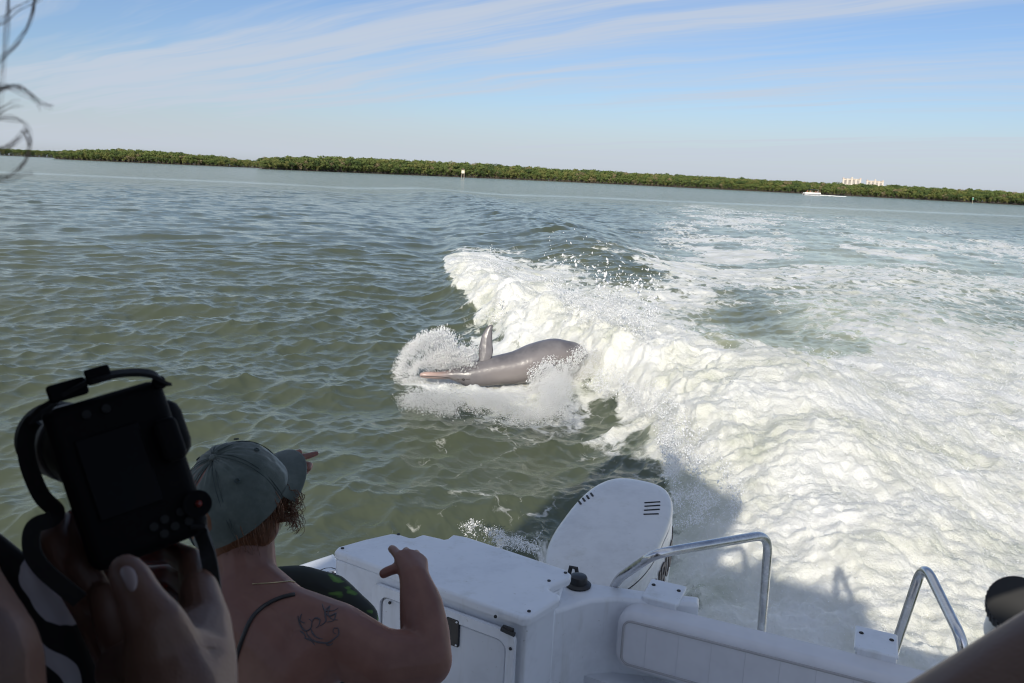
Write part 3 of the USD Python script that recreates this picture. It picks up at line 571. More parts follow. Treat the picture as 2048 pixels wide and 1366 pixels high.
# ------------------------------------------------------------------ spray: drops in the air, thick near the splash
DROP = mat('spray_drops', {'d': ('principled_bsdf', dict(base_color=(.97, .97, .96), roughness=.3)), 't': ('translucent_bsdf', dict(color=(.98, .98, .98))), 'm': ('mix_closure', dict(fac=.22))}, [('d.BSDF', 'm.closure1'), ('t.BSDF', 'm.closure2')], surface='m.closure')
OCT = np.array([[1, 0, 0], [-1, 0, 0], [0, 1, 0], [0, -1, 0], [0, 0, 1], [0, 0, -1.]]); OCF = np.array([[0, 2, 4], [2, 1, 4], [1, 3, 4], [3, 0, 4], [2, 0, 5], [1, 2, 5], [3, 1, 5], [0, 3, 5]])
rs = np.random.default_rng(77)
def drops(c, r, stretch):
    """One little eight-sided drop per centre, drawn out along its flight."""
    c, r = np.asarray(c), np.asarray(r); k = len(c)
    v = c[:, None] + OCT[None] * r[:, None, None] + (OCT @ np.array([0, 0, 1.]))[None, :, None] * stretch[:, None, :]
    return trimesh.Trimesh(v.reshape(-1, 3), (OCF[None] + 6 * np.arange(k)[:, None, None]).reshape(-1, 3), process=False)
def in_poly(poly, k, clump=0.0, freq=.03, seed=0, feather=22.0):
    poly = sg.Polygon(poly); x0, y0, x1, y1 = poly.bounds; out = []
    bd = spatial.cKDTree([poly.exterior.interpolate(t_, normalized=True).coords[0] for t_ in np.linspace(0, 1, 400)])
    big_ = poly.buffer(6)
    while sum(map(len, out)) < k:
        p = np.c_[rs.uniform(x0 - 8, x1 + 8, 4 * k), rs.uniform(y0 - 8, y1 + 8, 4 * k)]
        keep = shapely.contains_xy(poly, p[:, 0], p[:, 1]); dd = bd.query(p)[0] * np.where(keep, 1, -1)
        w = smoothstep(-8, feather, dd) ** 1.5
        if clump:
            w = w * (.06 + smoothstep(.5 - .22 / clump, .5 + .25 / clump, meshkit.fbm(np.c_[p * freq, np.full(len(p), seed * 7.3)], 5, seed)))
        out.append(p[rs.random(len(p)) < w])
    return np.vstack(out)[:k]
def spray(poly, k, Y0, Y1, r0, r1, origin=None, clump=1.0, freq=.03, seed=1, long=1.5):
    if k > 2000: k, r0, r1 = int(k * 1.5), r0 * .78, r1 * .85
    p = in_poly(poly, k, clump, freq, seed)
    if Y0 == 'z': c = np.array([atz(a, b2, z) for (a, b2), z in zip(p, rs.uniform(*Y1, k))])
    else:
      Yf = Y0(p[:, 0]) if callable(Y0) else rs.uniform(Y0, Y1, k)
      if callable(Y0): Yf = Yf + rs.uniform(-Y1, Y1, k)
      c = np.array([aty(a, b2, y) for (a, b2), y in zip(p, Yf)])
    r = r0 * (1.25 * r1 / r0) ** (rs.random(k) ** 3.2)
    fly = (c - origin) if origin is not None else rs.normal(size=(k, 3)); fly = fly / np.linalg.norm(fly, axis=1, keepdims=True)
    return drops(c, r, fly * (r * long)[:, None])
o1 = aty(905, 775, 9.2)
crestY = lambda x: np.interp(x, [920, 1000, 1100, 1200, 1330, 1420], [21.5, 16.5, 13.2, 11.8, 10.6, 9.6])
footY = lambda x: np.interp(x, [930, 970, 1020, 1160, 1260, 1320, 1340], [22, 16, 12.5, 9.3, 8.4, 7.6, 6.6])
sp1 = [spray([(786, 806), (784, 740), (805, 695), (845, 662), (885, 650), (935, 680), (958, 690), (955, 735), (905, 740), (842, 740), (825, 765), (812, 800)], 12000, 9.0, 9.9, .0024, .0065, o1, 1.1, .028, 1, 3.0),
       spray([(800, 790), (815, 735), (850, 700), (900, 690), (955, 700), (955, 738), (905, 742), (842, 740), (825, 765)], 12000, 9.05, 9.7, .0024, .0065, o1, .9, .035, 2, 2.0),
       spray([(786, 795), (830, 766), (880, 772), (945, 778), (1010, 776), (1070, 764), (1100, 735), (1135, 725), (1148, 770), (1142, 842), (1050, 852), (880, 834), (800, 818)], 26000, 'z', (.08, .42), .0026, .0075, o1, .9, .03, 3, 1.5),
       spray([(1045, 765), (1060, 735), (1095, 712), (1140, 715), (1150, 760), (1140, 800), (1060, 800)], 6000, 8.8, 9.14, .003, .009, None, 1.3, .05, 4, 1.0),
       spray([(832, 760), (880, 766), (915, 772), (940, 780), (920, 792), (840, 785)], 2500, 8.9, 9.1, .003, .009, o1, 1.2, .05, 14, 2.0),
       spray([(1118, 735), (1140, 700), (1165, 682), (1200, 690), (1225, 745), (1195, 800), (1130, 800)], 7000, 9.0, 9.35, .0026, .008, None, 1.0, .05, 15, 1.0)]
m = obj('dolphin_splash', cat(sp1), DROP, smooth=True); tag(m, 'fan of white spray thrown up round the dolphin', None, None, 'stuff')
sp2 = [spray([(925, 535), (945, 492), (985, 488), (1020, 528), (1075, 552), (1150, 560), (1250, 585), (1330, 615), (1330, 660), (1200, 640), (1050, 615), (960, 600)], 9000, crestY, .5, .004, .012, None, 1.1, .03, 5, 1.2),
       spray([(990, 700), (1000, 640), (1040, 600), (1120, 570), (1220, 590), (1320, 640), (1300, 700), (1180, 660), (1150, 720), (1160, 680), (1110, 668), (1040, 690)], 9000, lambda x: footY(x) + 1.4, .9, .0035, .011, None, 1.2, .035, 6, 1.2),
       spray([(1060, 565), (1090, 515), (1160, 505), (1210, 530), (1290, 520), (1335, 560), (1320, 620), (1200, 590)], 420, crestY, .9, .007, .026, None, .7, .03, 7, 1.0),
       spray([(1050, 545), (1100, 450), (1230, 470), (1290, 560)], 60, crestY, .8, .008, .02, None, 0, .03, 7, 1.0),
       spray([(1150, 735), (1200, 700), (1330, 760), (1420, 860), (1400, 960), (1318, 925), (1300, 835), (1230, 800), (1165, 775)], 7000, 'z', (.1, .5), .003, .009, None, 1.3, .04, 8, 1.0),
       spray([(1310, 830), (1420, 860), (1500, 960), (1480, 1060), (1340, 1060), (1322, 930)], 4500, 'z', (.1, .6), .0022, .006, None, 1.4, .04, 9, 1.0),
       spray([(965, 640), (1000, 590), (1040, 640), (1000, 720), (985, 690)], 1500, 12.2, 13.4, .006, .016, None, 1.6, .05, 10, 1.5)]
m = obj('wave_spray', cat(sp2), DROP, smooth=True); tag(m, 'white spray and flying drops along the breaking wake wave', None, None, 'stuff')
sp3 = [spray([(915, 1050), (945, 1038), (1000, 1055), (1060, 1075), (1085, 1060), (1080, 1110), (1000, 1095), (930, 1075)], 2600, 'z', (.04, .22), .0016, .005, None, 1.4, .05, 11, 1.2)]
m = obj('stern_spray', cat(sp3), DROP, smooth=True); tag(m, 'small white splash between the bait box and the outboard motor', None, None, 'stuff')

pick = np.flatnonzero((foam > .62) & (RR < 17) & (RR > 3.2) & (X > .2) & (np.abs(np.arctan2(X, Y)) < .75))
w_ = RR[pick] ** 1.0; pick = rs.choice(pick, 26000, p=w_ / w_.sum())
c = V[pick] + np.c_[rs.normal(0, .02, (len(pick), 2)), .10 * rs.random(len(pick)) ** 2.2 + .002]; r = .0016 * (3.2) ** (rs.random(len(pick)) ** 2) * (RR[pick] / 7) ** .8
m = obj('wash_spray', drops(c, r, rs.normal(size=(len(pick), 3)) * r[:, None] * .5), DROP, smooth=True); tag(m, 'fine froth and drops leaping over the white wash', None, None, 'stuff')

# ------------------------------------------------------------------ the boat we stand in: stern, bait box, bench back, rails, awning
def weathered(name, col, rough):
    c = np.array(col); return mat(name, {'tc': ('texture_coordinate', {}), 'n': ('noise_texture', dict(scale=3.0, detail=8.0, roughness=.7)), 's': ('noise_texture', dict(scale=55.0, detail=4.0, roughness=.7)), 'm': ('mapping', dict(scale=(9.0, 9.0, 1.3))), 'd': ('noise_texture', dict(scale=1.0, detail=5.0, roughness=.7)),
        'r': ('rgb_ramp', dict(ramp=[(.3, tuple(c * .86)), (.5, tuple(c)), (.7, tuple(c * 1.06))])), 'sp': ('rgb_ramp', dict(ramp=[(0, (1, 1, 1)), (.66, (1, 1, 1)), (.72, (.72, .70, .66))])), 'dr': ('rgb_ramp', dict(ramp=[(0, (1, 1, 1)), (.56, (1, 1, 1)), (.7, (.84, .83, .79))])),
        'x': ('mix', dict(mix_type='multiply', fac=1.0)), 'y': ('mix', dict(mix_type='multiply', fac=.8)), 'rr': ('map_range', dict(from_min=.3, from_max=.7, to_min=rough - .1, to_max=rough + .18)), 'p': ('principled_bsdf', dict(coat_weight=.15, coat_roughness=.2))},
        [('tc.object', 'n.vector'), ('tc.object', 's.vector'), ('tc.object', 'm.vector'), ('m.vector', 'd.vector'), ('n.fac', 'r.fac'), ('s.fac', 'sp.fac'), ('d.fac', 'dr.fac'), ('r.color', 'x.color1'), ('sp.color', 'x.color2'), ('x.color', 'y.color1'), ('dr.color', 'y.color2'), ('y.color', 'p.base_color'), ('n.fac', 'rr.value'), ('rr.result', 'p.roughness')])
GEL, GELIN = weathered('worn_gelcoat', (.66, .68, .71), .34), weathered('worn_liner', (.58, .60, .63), .42)
VINYL = plain('white_vinyl', (.62, .62, .64), .5, .05, 14, bump=.35, bscale=900)
PIPING = plain('vinyl_piping', (.36, .35, .35), .5)
BLACK = plain('black_plastic', (.012, .012, .013), .42, .1, 30, bump=.2, bscale=300)
RUBBER = plain('black_rubber', (.018, .018, .018), .6)
STEEL = mat('stainless_steel', {'tc': ('texture_coordinate', {}), 'n': ('noise_texture', dict(scale=18.0, detail=5.0)), 'r': ('map_range', dict(from_min=.3, from_max=.7, to_min=.12, to_max=.30)), 'c': ('rgb_ramp', dict(ramp=[(.3, (.56, .55, .54)), (.7, (.72, .72, .72))])), 'p': ('principled_bsdf', dict(metallic=1.0))},
    [('tc.object', 'n.vector'), ('n.fac', 'r.value'), ('n.fac', 'c.fac'), ('r.result', 'p.roughness'), ('c.color', 'p.base_color')])
DARKCLOTH = plain('awning_cloth', (.02, .025, .04), .9, .1, 40)
O2 = np.array([.45, 2.85]); yaw = math.radians(28); E1, E2 = np.array([math.cos(yaw), -math.sin(yaw)]), np.array([math.sin(yaw), math.cos(yaw)])
uw = lambda u, w: O2 + E1 * u + E2 * w
boat = thing('motorboat', 'white motorboat stern with bait box, padded bench back and steel grab rails', 'motorboat', (*uw(0, -2), 0))
pz = lambda pts, z: np.array([atz(a, b, z)[:2] for a, b in pts])
def uwpoly(p): return np.array([uw(*q) for q in p])
outer = [(-1.0, -.43), (-.2, -.14), (1.92, -.10), (1.95, -2.0), (1.85, -3.6), (1.4, -4.9), (.4, -5.8), (-.6, -4.9), (-1.15, -3.6), (-1.22, -2.0), (-1.13, -.98)]
inner = [((u - .4) * .91 + .4, w * .96 - .12) for u, w in outer]
hull = sg.Polygon(uwpoly(outer)); well = sg.Polygon(uwpoly(inner)).intersection(hull.buffer(-.06))
obj('hull', cat([slab(sg.Polygon(uwpoly(outer)).buffer(-.02), -.35, .27, .03)]), GEL, boat)
ring = hull.difference(well)
stern_cut = sg.Polygon(uwpoly([(-.62, .6), (2.3, .6), (2.3, -.85), (-.62, -.85)]))
low = max(getattr(ring.intersection(stern_cut.buffer(-.003)), 'geoms', [ring.intersection(stern_cut.buffer(-.003))]), key=lambda g_: g_.area)
obj('transom_wall', trimesh.creation.extrude_polygon(low, .34, engine='earcut').apply_translation([0, 0, .25]), GELIN, boat)
ring = ring.difference(stern_cut); ring = max(getattr(ring, 'geoms', [ring]), key=lambda g_: g_.area)
obj('gunwale', trimesh.creation.extrude_polygon(ring, .54, engine='earcut').apply_translation([0, 0, .25]) if ring.geom_type == 'Polygon' else slab(hull, .25, .3), GEL, boat)
obj('deck', trimesh.creation.extrude_polygon(well.buffer(-.003), .03, engine='earcut').apply_translation([0, 0, .274]), GELIN, boat)

# bait box: body, lid with its scalloped rear edge, recessed door with latch and hinge
ZT = .95
lid_px = [(668, 1102), (676, 1093), (730, 1078), (784, 1066), (803, 1069), (824, 1076), (846, 1068), (882, 1076), (892, 1079), (906, 1068), (934, 1073), (1030, 1104), (1128, 1137), (1143, 1147), (1139, 1157), (1104, 1171), (1096, 1178), (1119, 1188), (1119, 1198), (1062, 1234), (1046, 1237)]
lid = sg.Polygon(pz(lid_px, ZT)).buffer(-.004, join_style='round').buffer(.004, join_style='round')
if not lid.exterior.is_ccw: lid = sg.polygon.orient(lid)
bz = sg.polygon.orient(sg.Polygon(pz([(672, 1104), (682, 1094), (784, 1070), (930, 1077), (1128, 1141), (1120, 1165), (1096, 1180), (1112, 1194), (1054, 1234)], ZT)))
obj('bait_box', slab(bz, .26, ZT - .028, .006), GEL, boat)
obj('bait_box_lid', slab(lid, ZT - .026, ZT, .010), GEL, boat)
A_, B_ = atz(668, 1104, ZT)[:2], atz(1050, 1238, ZT)[:2]; fx = (B_ - A_) / np.linalg.norm(B_ - A_); fn = np.array([fx[1], -fx[0]])
if fn[1] > 0: fn = -fn
FW = np.linalg.norm(B_ - A_)
def onfront(x, z, out=0.0): p = A_ + fx * x + fn * out; return np.array([p[0], p[1], z])
def frontpx(px, py):
    """Where the sight line meets the box's front wall: (along, height)."""
    d = ray(px, py); t = ((A_ - np.array([0, 0])) @ fn) / (d[:2] @ fn); p = np.array([0, 0, EYE]) + d * t; return (p[:2] - A_) @ fx, p[2]
def frontplate(poly_xz, d0, d1, r=.004):
    """A plate on the front wall: outline in (along, height), between two depths out of the wall."""
    P = sg.polygon.orient(sg.Polygon(poly_xz) if not isinstance(poly_xz, sg.base.BaseGeometry) else poly_xz)
    m = slab(P, d0, d1, r); v = np.array(m.vertices)
    w = np.c_[A_ + fx * v[:, :1] + fn * v[:, 2:3], v[:, 1]]
    return trimesh.Trimesh(w, m.faces[:, ::-1] if np.cross(np.r_[fx, 0], [0, 0, 1]) @ np.r_[fn, 0] < 0 else m.faces, process=False)
x0, z0 = frontpx(783, 1163); x1, z1 = frontpx(1044, 1247)
rr_ = lambda x0, x1, z0, z1, r: sg.box(x0 + r, z0 + r, x1 - r, z1 - r).buffer(r, quad_segs=6)
zt = ZT - .055
frame_o, frame_i = rr_(.19, FW - .025, .30, zt, .03), rr_(.225, FW - .055, .33, zt - .035, .035)
fr = frame_o.difference(frame_i)
m = trimesh.creation.extrude_polygon(fr, .014, engine='earcut'); v = np.array(m.vertices); m.vertices = np.c_[A_ + fx * v[:, :1] + fn * (v[:, 2:3] + .001), v[:, 1]]; trimesh.repair.fix_normals(m)
obj('door_frame', m, GEL, boat)
door = obj('door', frontplate(rr_(.231, FW - .061, .335, zt - .041, .03), .002, .009), GELIN, boat)
lx, lz = frontpx(912, 1258)
obj('latch', frontplate(rr_(lx - .030, lx + .022, lz - .055, lz + .045, .008), .0095, .016), BLACK, door)
for dx, dz in ((.013, .036), (.013, -.046), (-.021, -.046)): obj('screw', trimesh.creation.icosphere(2, .0042).apply_translation(onfront(lx + dx, lz + dz, .0165)), STEEL, door)
hx, hz = frontpx(1027, 1257)
obj('hinge', cat([frontplate(rr_(hx - .03, hx + .012, hz - .009, hz + .012, .004), .0155, .022), tube([onfront(hx - .032, hz - .002, .020), onfront(hx + .016, hz - .006, .020)], .008, 8)]), BLACK, door)
for px, py in ((785, 1202), (996, 1229), (1026, 1293)):
    a, b_ = frontpx(px, py); obj('screw', trimesh.creation.icosphere(2, .0055).apply_translation(onfront(a, b_, .0155)), RUBBER, boat)
for px, py in ((685, 1097), (797, 1069), (1131, 1146), (1098, 1162), (1058, 1223)):
    p = atz(px, py, ZT); obj('screw', trimesh.creation.cylinder(.006, .004, sections=16).apply_translation([p[0], p[1], ZT + .001]), RUBBER, boat)

# transom cap, inner wall, filler cap, hose boot
ZC = .875
cap_px = [(1048, 1243), (1118, 1203), (1108, 1180), (1142, 1158), (1190, 1166), (1290, 1180), (1398, 1192), (1398, 1208), (1300, 1203), (1235, 1197), (1185, 1200), (1150, 1210)]
capp = sg.polygon.orient(sg.Polygon(pz(cap_px, ZC)).buffer(.01).buffer(-.01))
obj('transom', slab(capp, .27, ZC, .014), GEL, boat)
wall = fillet(np.c_[pz([(1052, 1244), (1128, 1206), (1185, 1200), (1235, 1199), (1330, 1203)], ZC - .02), np.zeros(5)], .12, 8)[:, :2]
wall = sg.LineString(wall).buffer(.012)
obj('inner_wall', trimesh.creation.extrude_polygon(wall, .56, engine='earcut').apply_translation([0, 0, .29]), GELIN, boat)
c = atz(1156, 1171, ZC)
prof = [(0, 0), (.046, 0), (.047, .006), (.040, .011), (.033, .013), (.032, .030), (.029, .036), (.018, .039), (0, .0395)]
m = trimesh.creation.revolve(np.array(prof), sections=40); obj('filler_cap', m.apply_translation([c[0], c[1], ZC + .001]), BLACK, boat)
c = atz(1146, 1143, ZC)
obj('hose_boot', tube([[c[0] - .015, c[1] + .01, ZC - .03], [c[0] - .008, c[1] + .012, ZC + .012], [c[0] + .012, c[1] + .008, ZC + .010], [c[0] + .020, c[1] + .01, ZC - .03]], .008, 10), RUBBER, boat)

# starboard gunwale corner with its hatch and ring pull
ZG = .80
gp_ = sg.polygon.orient(sg.Polygon(pz([(470, 1172), (560, 1139), (668, 1104), (682, 1126), (790, 1178), (784, 1215), (690, 1200), (560, 1210)], ZG)))
obj('gunwale_corner', slab(gp_, .27, ZG, .02), GEL, boat)
hp = sg.polygon.orient(sg.Polygon(pz([(600, 1157), (650, 1137), (664, 1136), (742, 1162), (744, 1168), (712, 1176), (640, 1186)], ZG)))
obj('hatch_seal', slab(hp, ZG - .004, ZG + .003, .001), RUBBER, boat)
ht = obj('hatch', slab(hp.buffer(-.009), ZG - .003, ZG + .006, .003), GEL, boat)
c = atz(672, 1154, ZG + .006); th_ = np.linspace(0, 2 * np.pi, 33)
dirs = np.r_[E1, 0], np.r_[E2, 0]
obj('ring_pull', tube([c + [0, 0, .004] + dirs[0] * .042 * math.cos(a) + dirs[1] * .028 * math.sin(a) for a in th_], .007, 8, False), STEEL, ht)
obj('ring_pull_cup', slab(sg.Polygon([(c + dirs[0] * .034 * math.cos(a) + dirs[1] * .021 * math.sin(a))[:2] for a in th_[:-1]]), ZG + .004, ZG + .0075, .001), BLACK, ht)
bp = atz(735, 1205, .74)
obj('bolster', rbox((.26, .10, .42), .045, (bp[0] - .02, bp[1] - .02, .52), np.stack([np.r_[E1, 0], np.r_[E2, 0], [0, 0, 1.]], 1)), GELIN, boat)

# bench back on its brackets
ZB = .865
a0, b0 = atz(1234, 1221, ZB), atz(1854, 1377, ZB); ex = (b0 - a0); ex[2] = 0; ex /= np.linalg.norm(ex); ey = np.array([-ex[1], ex[0], 0])
BL, BH, BT = 1.62, .215, .10
RBk = np.stack([ex, ey, [0, 0, 1.]], 1)
shape = rr_(0, BL, -BH, 0, .055)
def bench(poly, y0, y1, r):
    m = slab(sg.polygon.orient(poly), 0, y1 - y0, r); v = np.array(m.vertices)
    w = a0 + v[:, :1] * ex + (y1 - v[:, 2:3]) * ey + v[:, 1:2] * [0, 0, 1.]
    m = trimesh.Trimesh(w, m.faces, process=False); trimesh.repair.fix_normals(m); return m
back_ = obj('bench_back', bench(shape, 0, BT, .03), VINYL, boat, 40)
edge = np.array(shape.buffer(-.027).exterior.coords)
obj('piping', tube([a0 + p[0] * ex + .012 * ey * 0 - .001 * ey + p[1] * np.array([0, 0, 1.]) for p in np.array(sg.Polygon(edge).exterior.segmentize(.01).coords)], .0042, 6, False), PIPING, back_)
for k in range(1, 15):
    x = k * BL / 15; obj('pleat_seam', tube([a0 + x * ex - .0004 * ey + [0, 0, -.030], a0 + x * ex - .0004 * ey + [0, 0, -BH + .030]], .0009, 5), plain('seam', (.55, .55, .57), .6) if k == 1 else '/World/Looks/seam', back_)
for n_, (pa, pb) in enumerate((((1322, 1198), .13), ((1752, 1300), .13))):
    c = atz(*pa, ZB + .012); w = pb
    br = obj('bracket', cat([rbox((w, .15, .014), .006, c + ey * .05, RBk), rbox((w * .92, .018, .07), .006, c - ey * .025 + [0, 0, -.025], RBk)]), GEL, boat)
    for s in (-.35, .35): obj('screw', trimesh.creation.icosphere(2, .0075).apply_scale([1, 1, .5]).apply_translation(c + ex * w * s + ey * .075 + [0, 0, .008]), RUBBER, br)
sp_ = atz(1245, 1352, .55)
obj('seat_cushion', rbox((.62, .40, .14), .05, sp_ + ex * .20 - ey * .20 + [0, 0, -.07], RBk), VINYL, boat)

# grab rails of bent steel tube
r1 = [atz(1215, 1180, .80), atz(1232, 1160, .90), atz(1308, 1108, 1.10), aty(1500, 1063, 2.78), aty(1538, 1068, 2.80), aty(1536, 1110, 2.80), aty(1525, 1290, 2.80)]
def rail(pts, r, rad): obj('grab_rail', tube(fillet(pts, rad, 9), r, 16), STEEL, boat, True)
rail([r1[0] - [0, 0, .1], r1[1], r1[2], r1[4] + (r1[4] - r1[2]) * .0, r1[6] - [0, 0, .25]], .0165, .07)
rail([aty(1776, 1345, 2.62), aty(1792, 1290, 2.62), aty(1847, 1124, 2.62), aty(1925, 1280, 2.30), aty(1932, 1350, 2.30), aty(1932, 1420, 2.30)], .0165, .075)

# awning on four poles over the cockpit, and the steering console ahead, both outside the picture
aw = uwpoly([(-.14, -2.0), (.45, -2.05), (1.12, -2.65), (1.15, -3.6), (2.0, -3.6), (2.0, -5.6), (-.14, -5.6)])
AW0 = sg.polygon.orient(sg.Polygon(aw)); 
obj('awning', slab(AW0, 2.72, 2.76, .015), DARKCLOTH, boat)
for p in ((-.11, -3.2), (1.10, -3.2), (-.11, -5.3), (1.0, -5.3)):
    q = uw(*p); obj('awning_pole', tube([[*q, .6], [*q, 2.725]], .02, 10), STEEL, boat)
CABIN = plain('dark_cabin_panel', (.03, .028, .028), .6, .15, 8)
q = uw(.91, -3.55); obj('cabin_bulkhead', rbox((2.1, .06, 2.42), .02, (*q, 1.505), np.stack([np.r_[E1, 0], np.r_[E2, 0], [0, 0, 1.]], 1)), CABIN, boat)
q = uw(.5, -4.6); obj('console', rbox((.9, .7, 1.2), .08, (*q, .9), np.stack([np.r_[E1, 0], np.r_[E2, 0], [0, 0, 1.]], 1)), GELIN, boat)

# ------------------------------------------------------------------ outboard motor
COWL = weathered('cowl_white', (.66, .66, .65), .28)
nearp, farp = atz(1146, 1192, .80), atz(1283, 966, .97)
ce = (nearp + farp) / 2; al = farp - nearp; LEN = np.linalg.norm(al); al /= LEN
lr = np.cross(al, [0, 0, 1.]); lr /= np.linalg.norm(lr); upn = np.cross(lr, al)
mot = thing('outboard_motor', 'white outboard motor with dark lettering on its side, mounted on the transom', 'outboard motor', (ce[0], ce[1], 0))
def oval(scale, n=72):
    """Plan of the cowl: blunt in front, narrower and rounder behind."""
    t = np.linspace(0, 2 * np.pi, n, endpoint=False); x, y = np.cos(t), np.sin(t)
    w = .212 * (1 - .06 * y); p = np.where(y > 0, .68, .90)
    return np.c_[np.sign(x) * np.abs(x) ** p * w * scale, np.sign(y) * np.abs(y) ** p * LEN / 2 * scale]
def loft(levels, close_top=True):
    """levels: (height along the cowl's normal, scale, aft shift)."""
    vs = [ce + o[:, :1] * lr + (o[:, 1:] + sh) * al + h * upn for h, s_, sh in levels for o in [oval(s_)]]
    n = 72; v = np.vstack(vs); Lv = len(levels)
    i, j = np.meshgrid(np.arange(Lv - 1), np.arange(n), indexing='ij'); q = np.stack([i * n + j, i * n + (j + 1) % n, (i + 1) * n + (j + 1) % n, (i + 1) * n + j], -1).reshape(-1, 4)
    f = np.vstack([q[:, [0, 1, 2]], q[:, [0, 2, 3]]]); v = np.vstack([v, vs[0].mean(0), vs[-1].mean(0)]); jj = np.arange(n); e = (Lv - 1) * n
    f = np.vstack([f, np.stack([np.full(n, len(v) - 2), (jj + 1) % n, jj], 1), np.stack([np.full(n, len(v) - 1), e + jj, e + (jj + 1) % n], 1)])
    m = trimesh.Trimesh(v, f, process=False); trimesh.repair.fix_normals(m); return m
obj('cowl', loft([(-.62, .70, -.02), (-.45, .93, -.01), (-.25, .995, 0), (-.10, 1.0, 0), (-.028, 1.0, 0), (-.020, .992, 0)]), COWL, mot)
obj('cowl_seam', loft([(-.022, .984, 0), (-.008, .984, 0)]), RUBBER, mot)
ctop = loft([(-.012, .992, 0), (-.006, 1.0, 0), (.004, 1.0, 0), (.016, .985, 0), (.026, .95, 0), (.034, .88, 0), (.040, .74, 0), (.044, .5, 0), (.046, .2, 0)]); obj('cowl_top', ctop, COWL, mot)
for (a, b_), (c_, d_) in (((1289, 1006), (1320, 1004)), ((1289, 1013), (1320, 1011)), ((1288, 1021), (1319, 1019)), ((1287, 1029), (1317, 1028))):
    pts = [hit(ctop, a + (c_ - a) * t_, b_ + (d_ - b_) * t_, .0005) for t_ in np.linspace(0, 1, 8)]; pts = [p for p in pts if p is not None]
    obj('vent', tube(pts, .0036, 6), RUBBER, mot)
for a, b_ in ((1160, 1006), (1168, 1000), (1176, 995), (1184, 990)):
    pts = [hit(ctop, a + dx, b_ + dy, .0005) for dx, dy in ((-2, -3), (0, 0), (2, 3))]; pts = [p for p in pts if p is not None]
    if len(pts) > 1: obj('vent', tube(pts, .005, 6), RUBBER, mot)
# lettering wrapped on the port side, front to rear
tm = meshkit.text_mesh('EVINRUDE', .105, .004, bold=True); tv = np.array(tm.vertices); tw_ = tv[:, 0].max()
tm = tm.subdivide_to_size(.02); tv = np.array(tm.vertices)
ov = oval(1.0, 720); ov = ov[ov[:, 0] > 0]; ov = ov[np.argsort(ov[:, 1])]
s0 = np.r_[0, np.cumsum(np.linalg.norm(np.diff(ov, axis=0), axis=1))]; s_mid = np.interp(0.0, ov[:, 1], s0)
scl = .60 / tw_; ss = s_mid + (tv[:, 0] * scl - .30) + .0
lev = -.215 + tv[:, 1] * 1.0; scale_at = np.interp(lev, [-.62, -.45, -.25, -.10, -.028], [.70, .93, .995, 1.0, 1.0])
ou = np.c_[np.interp(ss, s0, ov[:, 0]), np.interp(ss, s0, ov[:, 1])] * scale_at[:, None]; outn = ou / np.linalg.norm(ou, axis=1, keepdims=True)
ou = ou + outn * (.002 + tv[:, 2:3]); W_ = ce + ou[:, :1] * lr + ou[:, 1:] * al + lev[:, None] * upn
m = trimesh.Trimesh(W_, tm.faces, process=False); trimesh.repair.fix_normals(m)
obj('lettering', m, plain('brown_letters', (.05, .032, .028), .4), mot, False)
obj('midsection', cat([rbox((.26, .34, .75), .06, ce + np.array([al[0] * -.05, al[1] * -.05, -.95])), rbox((.34, .30, .30), .04, ce - al * (LEN / 2 + .06) + np.array([0, 0, -.42]))]), COWL, mot)

# ------------------------------------------------------------------ people
def skin_mat(name, a, b, scale=14):
    return mat(name, {'tc': ('texture_coordinate', {}), 'n': ('noise_texture', dict(scale=scale, detail=6.0, roughness=.65)), 'n2': ('noise_texture', dict(scale=420.0, detail=2.0)), 'fr': ('voronoi_texture', dict(scale=170.0)),
        'fm': ('map_range', dict(from_min=.05, from_max=.16, to_min=.22, to_max=0.0, clamp=True)), 'r': ('rgb_ramp', dict(ramp=[(.3, a), (.7, b)])), 'mx': ('mix', dict(mix_type='multiply', color2=(.55, .36, .28))), 'b': ('bump', dict(strength=.25, distance=.001)),
        'p': ('principled_bsdf', dict(roughness=.5, subsurface_weight=.08, subsurface_scale=.006, subsurface_radius=(1, .35, .2), specular_ior_level=.4))},
        [('tc.object', 'n.vector'), ('tc.object', 'n2.vector'), ('tc.object', 'fr.vector'), ('fr.distance', 'fm.value'), ('fm.result', 'mx.fac'), ('n.fac', 'r.fac'), ('r.color', 'mx.color1'), ('mx.color', 'p.base_color'), ('n2.fac', 'b.height'), ('b.normal', 'p.normal')])
SKIN1 = skin_mat('sunburnt_skin', (.125, .054, .040), (.175, .082, .060))
SKIN2 = skin_mat('tanned_skin', (.085, .043, .029), (.12, .063, .043))
SKIN3 = skin_mat('brown_skin', (.10, .06, .045), (.135, .08, .06))
NAIL = plain('pale_nail', (.23, .18, .18), .25, .03)
EYEW, IRIS, LIP = plain('eye_white', (.75, .73, .70), .2), plain('iris', (.06, .05, .04), .15), plain('lips', (.38, .13, .11), .45)
def hair_mat(name, c):
    return mat(name, {'p': ('principled_bsdf', dict(base_color=c, roughness=.42, specular_ior_level=.4))})
def strands(name, curves, r, material, parent, label=None):
    obj(name, cat([tube(c, np.linspace(r, r * .35, len(c)), 5, False) for c in curves]), material, parent, True, label)
def J3(px, py, D, r): return (*atd(px, py, D), r)
